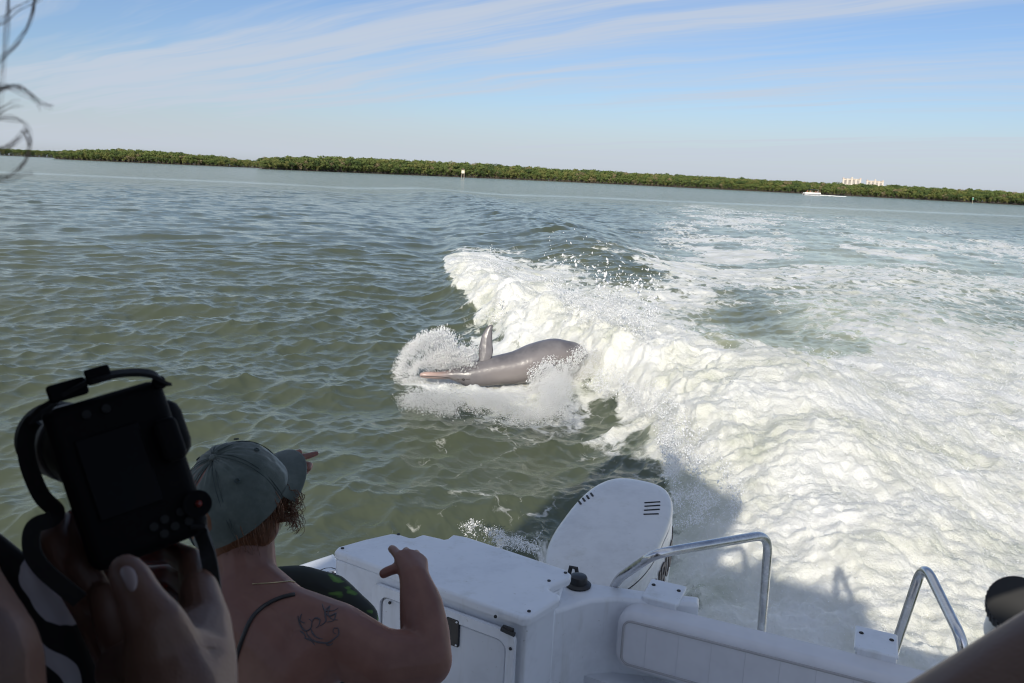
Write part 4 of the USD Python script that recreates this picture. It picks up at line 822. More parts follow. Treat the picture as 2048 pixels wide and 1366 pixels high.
def face(parent, hc, f, u, s, skinm):
    """Eyes and lips on a head at hc that looks along f, up along u, of head radius s (nose and jaw are in the body)."""
    f = f / np.linalg.norm(f); u = u - f * (u @ f); u /= np.linalg.norm(u); l = np.cross(u, f)
    for k in (-1, 1):
        e = hc + f * s * .90 + l * s * .36 * k + u * s * -.08
        ey = obj('eye', trimesh.creation.icosphere(2, s * .125).apply_translation(e), EYEW, parent, True)
        obj('iris', trimesh.creation.icosphere(2, s * .06).apply_translation(e + f * s * .09), IRIS, ey, True)
    obj('lips', tube([hc + f * s * (.97 - .12 * t * t) + l * s * .30 * t - u * s * .72 for t in np.linspace(-1, 1, 9)], s * np.array([.03, .05, .06, .065, .06, .065, .06, .05, .03]), 8), LIP, parent, True)
def head_joints(hc, f, u, s):
    f = f / np.linalg.norm(f); u = u - f * (u @ f); u /= np.linalg.norm(u); l = np.cross(u, f); P = lambda a, b, c: hc + f * a * s + l * b * s + u * c * s
    J = {'skull': (*P(-.12, 0, .18), s * .98), 'brow': (*P(.38, 0, .10), s * .62), 'cheekl': (*P(.40, .34, -.38), s * .42), 'cheekr': (*P(.40, -.34, -.38), s * .42), 'jaw': (*P(.50, 0, -.88), s * .34), 'nose0': (*P(.93, 0, -.02), s * .09), 'nose1': (*P(1.12, 0, -.36), s * .14), 'earl': (*P(-.02, .95, -.12), s * .10), 'earl2': (*P(-.08, .98, .14), s * .10), 'earr': (*P(-.02, -.95, -.12), s * .10), 'earr2': (*P(-.08, -.98, .14), s * .10), 'nape': (*P(-.25, 0, -.62), s * .60)}
    return J, [('skull', 'brow', 'cheekl', 'cheekr'), ('cheekl', 'cheekr', 'jaw'), ('brow', 'nose0', 'nose1'), ('earl', 'earl2'), ('earr', 'earr2'), ('skull', 'nape')]
def fingers(J, B, name, chain):
    for k in range(len(chain)): J[f'{name}{k}'] = J3(*chain[k])
    B += [(f'{name}{k}', f'{name}{k+1}') for k in range(len(chain) - 1)]
vdir = lambda r_, v_, k_: right * r_ + up * v_ + back * k_     # directions as seen: right, up, towards us

# --- the woman in the cap, from behind
hc = atd(474, 992, 1.76); hf, hu, hs = vdir(.66, .40, -.64), vdir(-.36, .70, .62), .098
hf /= np.linalg.norm(hf); hu = hu - hf * (hu @ hf); hu /= np.linalg.norm(hu); hl = np.cross(hu, hf)
Jw, Bw = head_joints(hc, hf, hu, .090)
Jw |= {'neck1': J3(492, 1080, 1.78, .058), 'neck0': J3(490, 1165, 1.74, .066), 'nb': J3(485, 1215, 1.72, .082), 'shr': J3(672, 1272, 1.66, .066), 'trap': J3(570, 1228, 1.70, .060), 'shl': J3(300, 1250, 1.93, .066), 'blr': J3(600, 1330, 1.66, .085), 'bll': J3(390, 1330, 1.80, .085), 'chest': J3(500, 1420, 1.80, .125), 'bust': J3(600, 1300, 1.86, .085), 'waist': J3(470, 1660, 1.80, .125), 'hip': J3(440, 1900, 1.72, .16),
      'upr': J3(760, 1325, 1.66, .066), 'elr': J3(850, 1320, 1.70, .056), 'elr2': J3(850, 1268, 1.73, .052), 'fwr': J3(843, 1212, 1.76, .046), 'wrr': J3(829, 1155, 1.79, .032),
      'ell': J3(395, 1150, 2.15, .042), 'wrl': J3(560, 946, 2.24, .026)}
Bw += [('nape', 'neck1', 'neck0'), ('jaw', 'neck1'), ('neck0', 'nb'), ('nb', 'trap'), ('trap', 'shr'), ('neck0', 'trap'), ('nb', 'bll', 'chest'), ('nb', 'blr', 'chest'), ('trap', 'blr'), ('shr', 'blr'), ('nb', 'shl'), ('shl', 'bll'), ('chest', 'bust', 'blr'), ('chest', 'waist'), ('waist', 'hip'), ('shr', 'upr'), ('upr', 'elr'), ('elr', 'elr2'), ('elr2', 'fwr'), ('fwr', 'wrr'), ('shl', 'ell'), ('ell', 'wrl')]
# right hand: back of the hand to us, fingers bent away, thumb out to the left
k = 1.82
for nm, (a, b_, d_) in {'k1': (797, 1112, 1.83), 'k2': (815, 1108, 1.835), 'k3': (832, 1112, 1.84), 'k4': (845, 1122, 1.835)}.items(): Jw[nm] = J3(a, b_, d_, .0115)
Bw += [('wrr', 'k1', 'k2', 'k3', 'k4')]
Jw['thb'] = J3(822, 1142, 1.80, .0135); Bw += [('wrr', 'thb'), ('thb', 'k1')]
fingers(Jw, Bw, 'it', [(797, 1112, 1.83, .0105), (788, 1101, 1.86, .0098), (784, 1098, 1.89, .0092)]); fingers(Jw, Bw, 'im', [(815, 1108, 1.835, .0105), (812, 1103, 1.875, .0098), (806, 1118, 1.90, .009)])
fingers(Jw, Bw, 'ir', [(832, 1112, 1.84, .0102), (832, 1108, 1.88, .0095), (822, 1124, 1.90, .0088)]); fingers(Jw, Bw, 'il', [(845, 1122, 1.835, .009), (846, 1122, 1.87, .0085), (836, 1134, 1.885, .008)])
fingers(Jw, Bw, 'th', [(822, 1142, 1.80, .0135), (796, 1136, 1.815, .012), (779, 1141, 1.82, .0112), (768, 1147, 1.82, .0105)])
# left hand far beyond the brim, pointing
for nm, (a, b_, d_, r) in {'p1': (599, 915, 2.26, .011), 'p2': (602, 927, 2.26, .011), 'p3': (600, 937, 2.25, .0105)}.items(): Jw[nm] = J3(a, b_, d_, r)
Bw += [('wrl', 'p1', 'p2', 'p3')]
fingers(Jw, Bw, 'pi', [(599, 915, 2.26, .010), (616, 912, 2.28, .0085), (632, 907, 2.30, .0068)]); fingers(Jw, Bw, 'pm', [(602, 927, 2.26, .010), (619, 931, 2.28, .0095), (616, 937, 2.255, .009)])
fingers(Jw, Bw, 'pr', [(600, 937, 2.25, .010), (612, 942, 2.27, .0092), (606, 944, 2.245, .0085)]); fingers(Jw, Bw, 'pl', [(596, 941, 2.24, .009), (604, 946, 2.255, .008), (598, 946, 2.235, .0075)]); fingers(Jw, Bw, 'pt', [(572, 930, 2.23, .012), (585, 911, 2.22, .010), (598, 905, 2.225, .0088)])
woman = thing('person', 'pointing woman in a faded cap and leaf print top with a shoulder tattoo', 'person', Jw['hip'][:3])
wb = skin(Jw, Bw, .011, 12); obj('body', wb, SKIN1, woman, True)
face(woman, hc, hf, hu, .090, SKIN1)
drape = lambda pts, lift, n=30: [p for p in (hit(wb, a, b_, lift) for a, b_ in spline(np.array(pts, float), n)) if p is not None]
TOP = plain('leaf_print', (.01, .012, .012), .8)
LEAFP = mat('leaf_print_cloth', {'tc': ('texture_coordinate', {}), 'm': ('mapping', dict(scale=(10, 26, 44), rotation=(.4, .7, .5))), 'n': ('noise_texture', dict(scale=.8, detail=3.0)), 'dv': ('vector_math', dict(math_type='multiply_add', vector2=(1.6, 1.6, 1.6), vector3=(0, 0, 0))), 'v': ('voronoi_texture', dict(scale=1.0, feature='smooth_f1', smoothness=.3)),
    'r': ('rgb_ramp', dict(ramp=[(0, (.10, .20, .04)), (.22, (.05, .12, .02)), (.30, (.012, .018, .012)), (1, (.008, .010, .012))])), 'p': ('principled_bsdf', dict(roughness=.8))}, [('tc.object', 'm.vector'), ('m.vector', 'n.vector'), ('n.color', 'dv.vector1'), ('m.vector', 'dv.vector3'), ('dv.vector', 'v.vector'), ('v.distance', 'r.fac'), ('r.color', 'p.base_color')])
Jt = {'a': J3(556, 1153, 1.86, .022), 'b': J3(600, 1166, 1.90, .040), 'c': J3(660, 1196, 1.92, .055), 'd': J3(718, 1240, 1.90, .045), 'e': J3(650, 1330, 1.92, .085), 'f': J3(560, 1330, 1.90, .07), 'g': J3(500, 1450, 1.88, .125), 'h': J3(480, 1660, 1.82, .137)}
obj('top', skin(Jt, [('a', 'b', 'f'), ('b', 'c', 'e'), ('c', 'd', 'e'), ('e', 'f', 'g'), ('b', 'e', 'f'), ('g', 'h')], .02, 6), LEAFP, woman, True)
obj('strap', tube(drape([(590, 1190), (565, 1195), (535, 1208), (505, 1235), (483, 1285), (470, 1330), (465, 1372), (462, 1420)], .002, 40), .0042, 8), BLACK, woman, True)
CHAIN = plain('fine_chain', (.5, .42, .25), .3, metallic=1.0)
obj('necklace', tube(drape([(505, 1168), (545, 1166), (580, 1163), (600, 1168), (625, 1174)], .001, 24), .0011, 5), CHAIN, woman, True)
INK = plain('tattoo_ink', (.045, .038, .045), .6)
ink = [[(640, 1252), (652, 1240), (650, 1224), (660, 1212), (656, 1228), (664, 1238), (676, 1240)], [(648, 1220), (660, 1232), (672, 1226), (668, 1240), (654, 1244)], [(645, 1208), (652, 1222), (664, 1222), (676, 1216)], [(596, 1232), (602, 1252), (612, 1262), (622, 1256), (624, 1244), (618, 1238)],
       [(604, 1228), (600, 1240), (610, 1246)], [(612, 1262), (620, 1276), (634, 1284), (652, 1286), (668, 1278), (678, 1266), (676, 1256), (668, 1256), (666, 1264), (672, 1268)], [(622, 1256), (630, 1272), (646, 1278)], [(624, 1244), (632, 1236), (640, 1240), (638, 1250), (632, 1256)], [(650, 1284), (658, 1290), (666, 1286)], [(608, 1276), (620, 1280), (630, 1290)], [(600, 1262), (608, 1268), (612, 1276)]]
tt = []
for line in ink:
    p = drape(line, .0004, 22)
    if len(p) > 3: tt.append(tube(p, np.interp(np.linspace(0, 1, len(p)), [0, .3, 1], [.0008, .0019, .0008]), 6))
obj('tattoo', cat(tt), INK, woman, True)
# hair: a thick mass under the cap and loose curls at the temple
HAIR1 = hair_mat('auburn_hair', (.10, .042, .020)); rh = np.random.default_rng(31); cur = []
for _ in range(700):
    a = rh.uniform(-2.5, 2.5); el = rh.uniform(-.35, -.05)     # round the back of the head, from the cap's rim down
    d0 = -hf * math.cos(a) + hl * math.sin(a); root = hc + d0 * .094 + hu * (.02 + .01 * rh.normal())
    ln = rh.uniform(.035, .075) * (1.0 if abs(a) < 1.9 else .7); w1, w2 = rh.normal(0, .010, 2)
    tip = hc + d0 * (.070 + rh.uniform(-.02, .012)) - hu * ln + hl * w1 + np.array([0, 0, -.02])
    mid = (root + tip) / 2 + d0 * rh.uniform(.004, .016) + hl * w2
    cur.append(spline(np.array([root, mid, tip + hl * rh.normal(0, .006) + d0 * rh.normal(0, .008)]), 8))
for _ in range(170):                                         # curls at the right temple
    x0_, y0_ = 556 + rh.uniform(-8, 10), 990 + rh.uniform(-20, 55); D_ = 1.78 + rh.uniform(-.03, .05); s_ = rh.uniform(.5, 1.25)
    cur.append(spline(np.array([atd(x0_ - 14, y0_ + 4, D_), atd(x0_ + 12 * s_, y0_ - 4 + rh.normal(0, 4), D_), atd(x0_ + 30 * s_, y0_ + rh.normal(0, 7), D_), atd(x0_ + 38 * s_, y0_ + 14 * s_ + rh.normal(0, 5), D_), atd(x0_ + 30 * s_, y0_ + 24 * s_, D_)]), 14))
strands('hair', cur, .0011, HAIR1, woman)
Jh = {'a': (*(hc - hf * .03 + hu * -.005), .092), 'b': (*(hc - hf * .045 - hu * .075), .066), 'c': (*(hc + hl * .045 - hu * .06), .05), 'd': (*(hc - hl * .045 - hu * .06), .05)}
obj('hair', skin(Jh, [('a', 'b'), ('a', 'c'), ('a', 'd')], .02, 5), HAIR1, woman, True)

# the cap: six panels pressed to a dome, stitched seams, eyelets, button, curved brim
CLOTH = mat('faded_cap_cloth', {'tc': ('texture_coordinate', {}), 'n': ('noise_texture', dict(scale=22.0, detail=7.0, roughness=.7)), 'w': ('noise_texture', dict(scale=900.0, detail=1.0)), 'r': ('rgb_ramp', dict(ramp=[(.28, (.038, .052, .047)), (.5, (.056, .073, .066)), (.75, (.09, .108, .098))])), 'b': ('bump', dict(strength=.5, distance=.0012)), 'p': ('principled_bsdf', dict(roughness=.9, sheen_weight=.2))},
    [('tc.object', 'n.vector'), ('tc.object', 'w.vector'), ('n.fac', 'r.fac'), ('r.color', 'p.base_color'), ('w.fac', 'b.height'), ('b.normal', 'p.normal')])
STITCH = plain('cap_stitching', (.03, .045, .045), .9)
cap = thing('cap', 'faded grey green baseball cap on the pointing woman', 'cap', hc)
cu = hu * .93 - hf * .18; cu /= np.linalg.norm(cu); cf = hf - cu * (hf @ cu); cf /= np.linalg.norm(cf); cl = np.cross(cu, cf)
def cappt(az, t, extra=0.0):
    """az: 0 in front; t: 0 at the button, 1 at the rim."""
    R_ = .1085 + .006 * np.cos(az); hgt = .118 + .006 * np.cos(az)
    a = t * 1.62; r_ = R_ * np.sin(np.minimum(a, 1.7)) ** .92 ; z_ = hgt * np.cos(a) ** 1 if np.ndim(a) == 0 else hgt * np.cos(a)
    fold = 1 - .022 * np.abs(np.cos(3 * az)) ** 14 * smoothstep(.03, .25, t) * smoothstep(1.1, .8, t)
    r_ = (r_ * fold + extra * np.sin(a)); z_ = z_ + extra * np.cos(a)
    sh = .012
    return hc + cf * (r_ * np.cos(az) * 1.10 - sh * t)[..., None] + cl * (r_ * np.sin(az))[..., None] + cu * (z_ - .006 - .018 * t * (np.cos(az) < 0) * np.abs(np.cos(az)))[..., None]
AZ, TT = np.meshgrid(np.linspace(0, 2 * np.pi, 145)[:-1], np.linspace(0.02, 1.0, 40), indexing='ij')
wr = (meshkit.fbm(np.stack([np.cos(AZ) * 2.4, np.sin(AZ) * 2.4, TT * 3.0], -1), 4, 5) - .5) * .012 + (meshkit.fbm(np.stack([np.cos(AZ) * 9, np.sin(AZ) * 9, TT * 1.0], -1), 2, 6) - .5) * .008 * (1 - TT)
vo_ = cappt(AZ, TT, wr).reshape(-1, 3); vi_ = cappt(AZ, TT, wr - .003).reshape(-1, 3); na, nt = AZ.shape
i, j = np.meshgrid(np.arange(na), np.arange(nt - 1), indexing='ij'); q = np.stack([i * nt + j, i * nt + j + 1, ((i + 1) % na) * nt + j + 1, ((i + 1) % na) * nt + j], -1).reshape(-1, 4)
rimq = np.array([[i_ * nt + nt - 1, i_ * nt + nt - 1 + na * nt, ((i_ + 1) % na) * nt + nt - 1 + na * nt, ((i_ + 1) % na) * nt + nt - 1] for i_ in range(na)])
Q_ = np.vstack([q, q[:, ::-1] + na * nt, rimq]); cm = trimesh.Trimesh(np.vstack([vo_, vi_]), np.vstack([Q_[:, [0, 1, 2]], Q_[:, [0, 2, 3]]]), process=False); trimesh.repair.fix_normals(cm)
crn = obj('crown', cm, CLOTH, cap, 50)
for k in range(6):
    a = np.pi / 6 * 0 + k * np.pi / 3
    for s in (-.035, .035): obj('seam', tube(cappt(np.full(26, a) + s / np.maximum(np.linspace(.06, 1, 26), .2) * .6, np.linspace(.06, .985, 26), np.full(26, .0012)), .0008, 5), STITCH, crn, True)
    e = cappt(np.array(a + np.pi / 6), np.array(.46), np.array(.0035)); n_ = e - hc; n_ /= np.linalg.norm(n_)
    tr = trimesh.creation.torus(.0042, .0016, 20, 8); tr.apply_transform(trimesh.geometry.align_vectors([0, 0, 1], n_)); obj('eyelet', tr.apply_translation(e), STITCH, crn, True)
obj('button', trimesh.creation.icosphere(2, .0085).apply_scale([1, 1, .55]).apply_transform(trimesh.geometry.align_vectors([0, 0, 1], cu)).apply_translation(hc + cu * .113), CLOTH, cap, True)
bw, bl = np.meshgrid(np.linspace(-1, 1, 41), np.linspace(0, 1, 14), indexing='ij'); a_ = bw * 1.02
rim = cappt(a_, np.full(a_.shape, .965), np.full(a_.shape, .001)); reach = .050 * np.sqrt(np.clip(1 - (bw * .97) ** 2, 0, 1)) ** .8
bp_ = rim + (cf * .97 - cu * .16) * (reach * bl)[..., None] - cu * (.030 * bw ** 2 * bl ** .8)[..., None]
n0 = bp_.reshape(-1, 3); i, j = np.meshgrid(np.arange(40), np.arange(13), indexing='ij'); q = np.stack([i * 14 + j, i * 14 + j + 1, (i + 1) * 14 + j + 1, (i + 1) * 14 + j], -1).reshape(-1, 4)
q2 = np.vstack([q, q[:, ::-1] + len(n0)]); eg = [[i_ * 14 + 13, i_ * 14 + 13 + len(n0), (i_ + 1) * 14 + 13 + len(n0), (i_ + 1) * 14 + 13] for i_ in range(40)]; q2 = np.vstack([q2, np.array(eg)])
bm_ = trimesh.Trimesh(np.vstack([n0 + cu * .002, n0 - cu * .002]), np.vstack([q2[:, [0, 1, 2]], q2[:, [0, 2, 3]]]), process=False); trimesh.repair.fix_normals(bm_)
obj('brim', bm_, CLOTH, cap, 50)

# --- the photographer on the left: head beyond the frame, curls blown into it, camera held upright in both hands
Jp = {}; Bp = []
pc = atd(-430, 330, .62); pf, pu = vdir(.75, -.10, -.65), vdir(.10, .95, .30)
Jh2, Bh2 = head_joints(pc, pf, pu, .092); Jp |= Jh2; Bp += Bh2
Jp |= {'neck1': J3(-420, 620, .62, .052), 'neck0': J3(-360, 800, .60, .058), 'nb': J3(-300, 1010, .64, .07), 'shl': J3(-150, 1230, .52, .046), 'shr': J3(-560, 1150, .68, .06), 'chest': J3(-190, 1430, .76, .10), 'belly': J3(-90, 1850, .80, .115), 'hip': J3(-90, 2300, .84, .14),
       'upl': J3(-75, 1340, .46, .040), 'ell': J3(-60, 1780, .44, .042), 'wrl': J3(310, 1580, .66, .028), 'elr': J3(420, 1850, .44, .043), 'wrr': J3(372, 1480, .50, .030), 'mr': J3(-40, 2000, .5, .05)}
Bp += [('nape', 'neck1'), ('jaw', 'neck1'), ('neck1', 'neck0'), ('neck0', 'nb'), ('nb', 'chest'), ('nb', 'shl'), ('nb', 'shr'), ('shl', 'chest'), ('shr', 'chest'), ('chest', 'belly'), ('belly', 'hip'), ('shl', 'upl'), ('upl', 'ell'), ('ell', 'wrl'), ('shr', 'mr'), ('mr', 'elr'), ('elr', 'wrr')]
# hand with the pale thumbnail: palm at the lower right, fingers round the camera's far side, thumb laid up its back
Jp |= {'pa': J3(350, 1400, .51, .030), 'pb': J3(408, 1330, .545, .021), 'pc_': J3(412, 1250, .58, .017), 'pd': J3(398, 1180, .61, .014), 'pe': J3(330, 1330, .54, .027), 'tb': J3(330, 1330, .52, .026), 'pg': J3(250, 1340, .60, .02)}
Bp += [('wrr', 'pa', 'pb'), ('pa', 'pb', 'pc_', 'pe'), ('pc_', 'pd'), ('pa', 'tb'), ('tb', 'pe', 'pb'), ('pe', 'pg', 'pc_')]
fingers(Jp, Bp, 'rt', [(330, 1330, .52, .026), (312, 1255, .515, .0185), (285, 1205, .52, .0140), (262, 1160, .525, .0125), (252, 1142, .53, .0105)])
fingers(Jp, Bp, 'ri', [(398, 1180, .61, .0125), (384, 1125, .65, .0110), (345, 1105, .69, .0095), (300, 1110, .70, .0088)]); fingers(Jp, Bp, 'rm', [(404, 1230, .61, .012), (392, 1180, .66, .0108), (350, 1150, .70, .0095), (300, 1150, .71, .009)])
fingers(Jp, Bp, 'rr', [(400, 1280, .61, .012), (380, 1225, .66, .0105), (340, 1190, .70, .0095), (295, 1190, .71, .009)]); fingers(Jp, Bp, 'rl', [(330, 1330, .62, .011), (310, 1270, .66, .0095), (280, 1235, .69, .0085), (250, 1232, .70, .008)])
# supporting hand on the left: fingers up along the camera's side
Jp |= {'la': J3(285, 1370, .66, .024), 'lb': J3(185, 1225, .655, .013), 'lc': J3(210, 1205, .665, .014), 'ld': J3(250, 1260, .67, .019)}
Bp += [('wrl', 'la'), ('la', 'lb', 'lc', 'ld')]
fingers(Jp, Bp, 'li', [(185, 1225, .655, .0130), (138, 1150, .645, .0125), (112, 1085, .65, .0118), (114, 1048, .665, .0112)]); fingers(Jp, Bp, 'lm', [(195, 1200, .65, .0130), (160, 1130, .645, .0120), (146, 1075, .66, .011), (152, 1040, .68, .0100)])
fingers(Jp, Bp, 'lr', [(215, 1205, .66, .0125), (195, 1140, .67, .0115), (190, 1090, .69, .0105), (196, 1060, .71, .0095)]); fingers(Jp, Bp, 'll', [(235, 1230, .67, .011), (225, 1170, .69, .0098), (222, 1130, .71, .009), (225, 1110, .72, .0082)]); fingers(Jp, Bp, 'lt', [(262, 1340, .645, .015), (232, 1275, .635, .0130), (214, 1225, .635, .0115), (204, 1190, .64, .0105)])
ph = thing('person', 'person in a zebra striped top holding a black camera upright at the left', 'person', Jp['hip'][:3])
pb = skin(Jp, Bp, .0055, 10); obj('body', pb, SKIN2, ph, True); face(ph, pc, pf, pu, .092, SKIN2)
p = hit(pb, 251, 1152, 0)
nv = back * .85 - up * .1 + right * .2; nv /= np.linalg.norm(nv); tdir = atd(252, 1135, .53) - atd(285, 1205, .52); tdir /= np.linalg.norm(tdir); tside = np.cross(nv, tdir)
nl = trimesh.creation.icosphere(3, 1.0); nlv = np.array(nl.vertices); nl.vertices = (hit(pb, 256, 1158) if hit(pb, 256, 1158) is not None else atd(256, 1158, .515)) + nlv[:, :1] * tside * .0060 + nlv[:, 1:2] * tdir * .0088 + nlv[:, 2:3] * nv * .0016 + (-nlv[:, :1] ** 2 * .0022) * nv
obj('thumbnail', nl, NAIL, ph, True)
ZEB = mat('zebra_cloth', {'tc': ('texture_coordinate', {}), 'n': ('noise_texture', dict(scale=7.0, detail=2.0)), 'vm': ('vector_math', dict(math_type='multiply_add', vector2=(.16, .16, .16), vector3=(0, 0, 0))), 'w': ('wave_texture', dict(wave_type='bands', bands_direction='x', scale=11.0, distortion=2.6, detail=1.0, detail_scale=1.2)), 'm': ('mapping', dict(rotation=(.3, .5, .35))),
    'r': ('rgb_ramp', dict(ramp=[(0, (.012, .012, .014)), (.47, (.012, .012, .014)), (.53, (.62, .60, .66)), (1, (.66, .64, .70))])), 'p': ('principled_bsdf', dict(roughness=.85))}, [('tc.object', 'm.vector'), ('m.vector', 'n.vector'), ('n.color', 'vm.vector1'), ('m.vector', 'vm.vector3'), ('vm.vector', 'w.vector'), ('w.fac', 'r.fac'), ('r.color', 'p.base_color')])
Jz = {'s0': J3(-25, 1082, .66, .010), 's1': J3(50, 1152, .66, .012), 's2': J3(100, 1235, .67, .020), 's3': J3(150, 1375, .68, .030), 's4': J3(160, 1750, .72, .06), 'b0': J3(-60, 1180, .69, .035), 'b1': J3(0, 1400, .71, .06), 'b2': J3(-20, 1800, .78, .125), 'c0': J3(-220, 1120, .72, .06), 'c1': J3(-200, 1700, .82, .11)}
obj('top', skin(Jz, [('s0', 's1', 'b0'), ('s1', 's2', 'b0', 'b1'), ('s2', 's3', 'b1'), ('s3', 's4', 'b1', 'b2'), ('b0', 'b1', 'c0'), ('b1', 'b2', 'c0', 'c1')], .02, 6), ZEB, ph, True)
HAIR2 = hair_mat('dark_curls', (.055, .030, .020)); rh = np.random.default_rng(8); cur = []
base_c = [[(-60, 60), (10, 40), (35, 20), (62, 4), (85, -14), (100, -40)], [(74, -20), (70, 10), (58, 50), (40, 82), (18, 108), (-10, 128), (-60, 150)], [(14, -30), (12, 10), (8, 60), (4, 110), (0, 160), (-8, 240)], [(-40, 192), (0, 178), (30, 168), (55, 182), (78, 202), (104, 211)], [(-40, 235), (0, 222), (18, 212), (40, 208)],
          [(-40, 236), (0, 236), (30, 238), (48, 248), (57, 268), (58, 290)], [(46, 258), (58, 272), (60, 295), (50, 320), (32, 340), (10, 352), (-30, 362)], [(-30, 350), (10, 356), (40, 353), (66, 346)], [(-30, 300), (10, 296), (36, 280), (52, 262)], [(-30, 175), (10, 172), (38, 180), (60, 195), (78, 215)], [(-40, 310), (5, 300), (30, 285), (45, 270)]]
for k, c in enumerate(base_c):
    for _ in range(6 if k in (1, 6, 3) else 4):
        D_ = .40 + rh.normal(0, .012); off = rh.normal(0, 3.6, 2)
        p = np.array([atd(a + off[0] + rh.normal(0, 1.5), b_ + off[1] + rh.normal(0, 1.5), D_) for a, b_ in c]); cur.append(interpolate.make_interp_spline(np.arange(len(p)), p, k=3)(np.linspace(0, len(p) - 1, 26)))
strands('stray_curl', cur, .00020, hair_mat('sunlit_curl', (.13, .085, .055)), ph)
cur = []; l2 = np.cross(pu, pf); l2 /= np.linalg.norm(l2); pfn, pun = pf / np.linalg.norm(pf), pu / np.linalg.norm(pu)
for _ in range(650):
    a = rh.uniform(-2.3, 2.3); e_ = rh.uniform(.0, 1.45); d0 = -pfn * math.cos(a) * math.cos(e_) + l2 * math.sin(a) * math.cos(e_) + pun * math.sin(e_)
    root = pc + d0 * .098; ph_ = rh.uniform(0, 6.3); t_ = np.linspace(0, 1, 16); ln = rh.uniform(.10, .24); sd = np.cross(d0, [0, 0, 1.]); sd /= np.linalg.norm(sd) + 1e-9
    cur.append(root + d0[None] * (.012 + .03 * np.sin(t_ * 2.5))[:, None] + np.array([0, 0, -1.]) * (ln * t_)[:, None] + sd * (.012 * np.sin(t_ * 15 + ph_) * t_)[:, None] + d0[None] * (.010 * np.cos(t_ * 15 + ph_) * t_)[:, None])
strands('hair', cur, .0016, HAIR2, ph)
obj('hair', skin({'a': (*(pc - pfn * .02 + pun * .02), .097), 'b': (*(pc - pfn * .05 - pun * .09), .07)}, [('a', 'b')], .02, 4), HAIR2, ph, True)

# the camera in the photographer's hands, its grip down
CB = plain('camera_black', (.005, .005, .006), .65, .1, 60, bump=.35, bscale=1200, spec=.08); CG = plain('screen_glass', (.005, .005, .006), .35, spec=.06); CBTN = plain('button_grey', (.016, .016, .016), .5, spec=.15); CRED = plain('red_ring', (.12, .01, .006), .3)
slr = thing('camera', 'black camera with strap and lens, held upright at the left by two hands', 'camera', atd(245, 930, .66))
qTL, qTR, qBR, qBL = atd(78, 828, .615), atd(328, 744, .655), atd(416, 1068, .645), atd(184, 1146, .605)
cx = (qTR - qTL + qBR - qBL); cx /= np.linalg.norm(cx); cz = (qTL - qBL + qTR - qBR); cz = cz - cx * (cz @ cx); cz /= np.linalg.norm(cz); cn = np.cross(cx, -cz); cn = cn if cn @ back > 0 else -cn
CW, CH = (np.linalg.norm(qTR - qTL) + np.linalg.norm(qBR - qBL)) / 2, (np.linalg.norm(qTL - qBL) + np.linalg.norm(qTR - qBR)) / 2; cc = (qTL + qTR + qBR + qBL) / 4
RC = np.stack([cx, cz, cn], 1); L3 = lambda x, y, z: cc + cx * x * CW + cz * y * CH + cn * z
obj('camera_body', rbox((CW, CH, .052), .010, L3(0, 0, -.026), RC), CB, slr, 40)
obj('grip', rbox((CW * .82, CH * .24, .040), .014, L3(-.02, -.36, -.060), RC), CB, slr, 40)
obj('prism', rbox((.030, CH * .40, .040), .013, L3(.5, .20, -.050) - cx * .004, RC), CB, slr, 40)
obj('screen', rbox((CW * .52, CH * .50, .003), .0012, L3(-.06, .02, .001), RC), CG, slr, 40)
obj('eyecup', rbox((.018, .034, .016), .005, L3(.40, .10, .006), RC), CB, slr, 40)
rb_ = np.random.default_rng(4)
for x, y in ((.06, -.36), (.16, -.34), (.22, -.40), (.12, -.42), (.30, -.33), (.34, -.40), (-.16, .40), (.0, .40)):
    obj('button', trimesh.creation.cylinder(.0032, .003, sections=14).apply_transform(trimesh.geometry.align_vectors([0, 0, 1], cn)).apply_translation(L3(x, y, .0012)), CBTN, slr)
dl = trimesh.creation.cylinder(.0105, .010, sections=28).apply_transform(trimesh.geometry.align_vectors([0, 0, 1], cn)).apply_translation(atd(394, 1008, .64)); obj('dial', dl, CB, slr)
obj('indicator', trimesh.creation.icosphere(2, .0026).apply_translation(atd(396, 1008, .64) + cn * .0052), CRED, slr, True)
l0, l1 = atd(200, 898, .655), atd(96, 872, .765); ldir = (l1 - l0) / np.linalg.norm(l1 - l0)
obj('lens', cat([tube([l0, l0 + ldir * .03, l0 + ldir * .031, l0 + ldir * .085], [.033, .033, .031, .031], 40)]), CB, slr, 40)
obj('zoom_ring', tube([l0 + ldir * .045, l0 + ldir * .047, l0 + ldir * .073, l0 + ldir * .075], [.032, .0335, .0335, .032], 40), RUBBER, slr, 40)
obj('lens_hood', tube([l0 + ldir * .085, l0 + ldir * .09, l0 + ldir * .125], [.031, .033, .033], 40), CB, slr, 40)
for px, py in ((318, 766), (100, 838)): p = atd(px, py, .655 if px > 200 else .625); obj('strap_lug', rbox((.010, .010, .010), .003, p, RC), CB, slr)
STRAPM = plain('strap_webbing', (.007, .007, .008), .9, .1, 30, bump=.4, bscale=900)
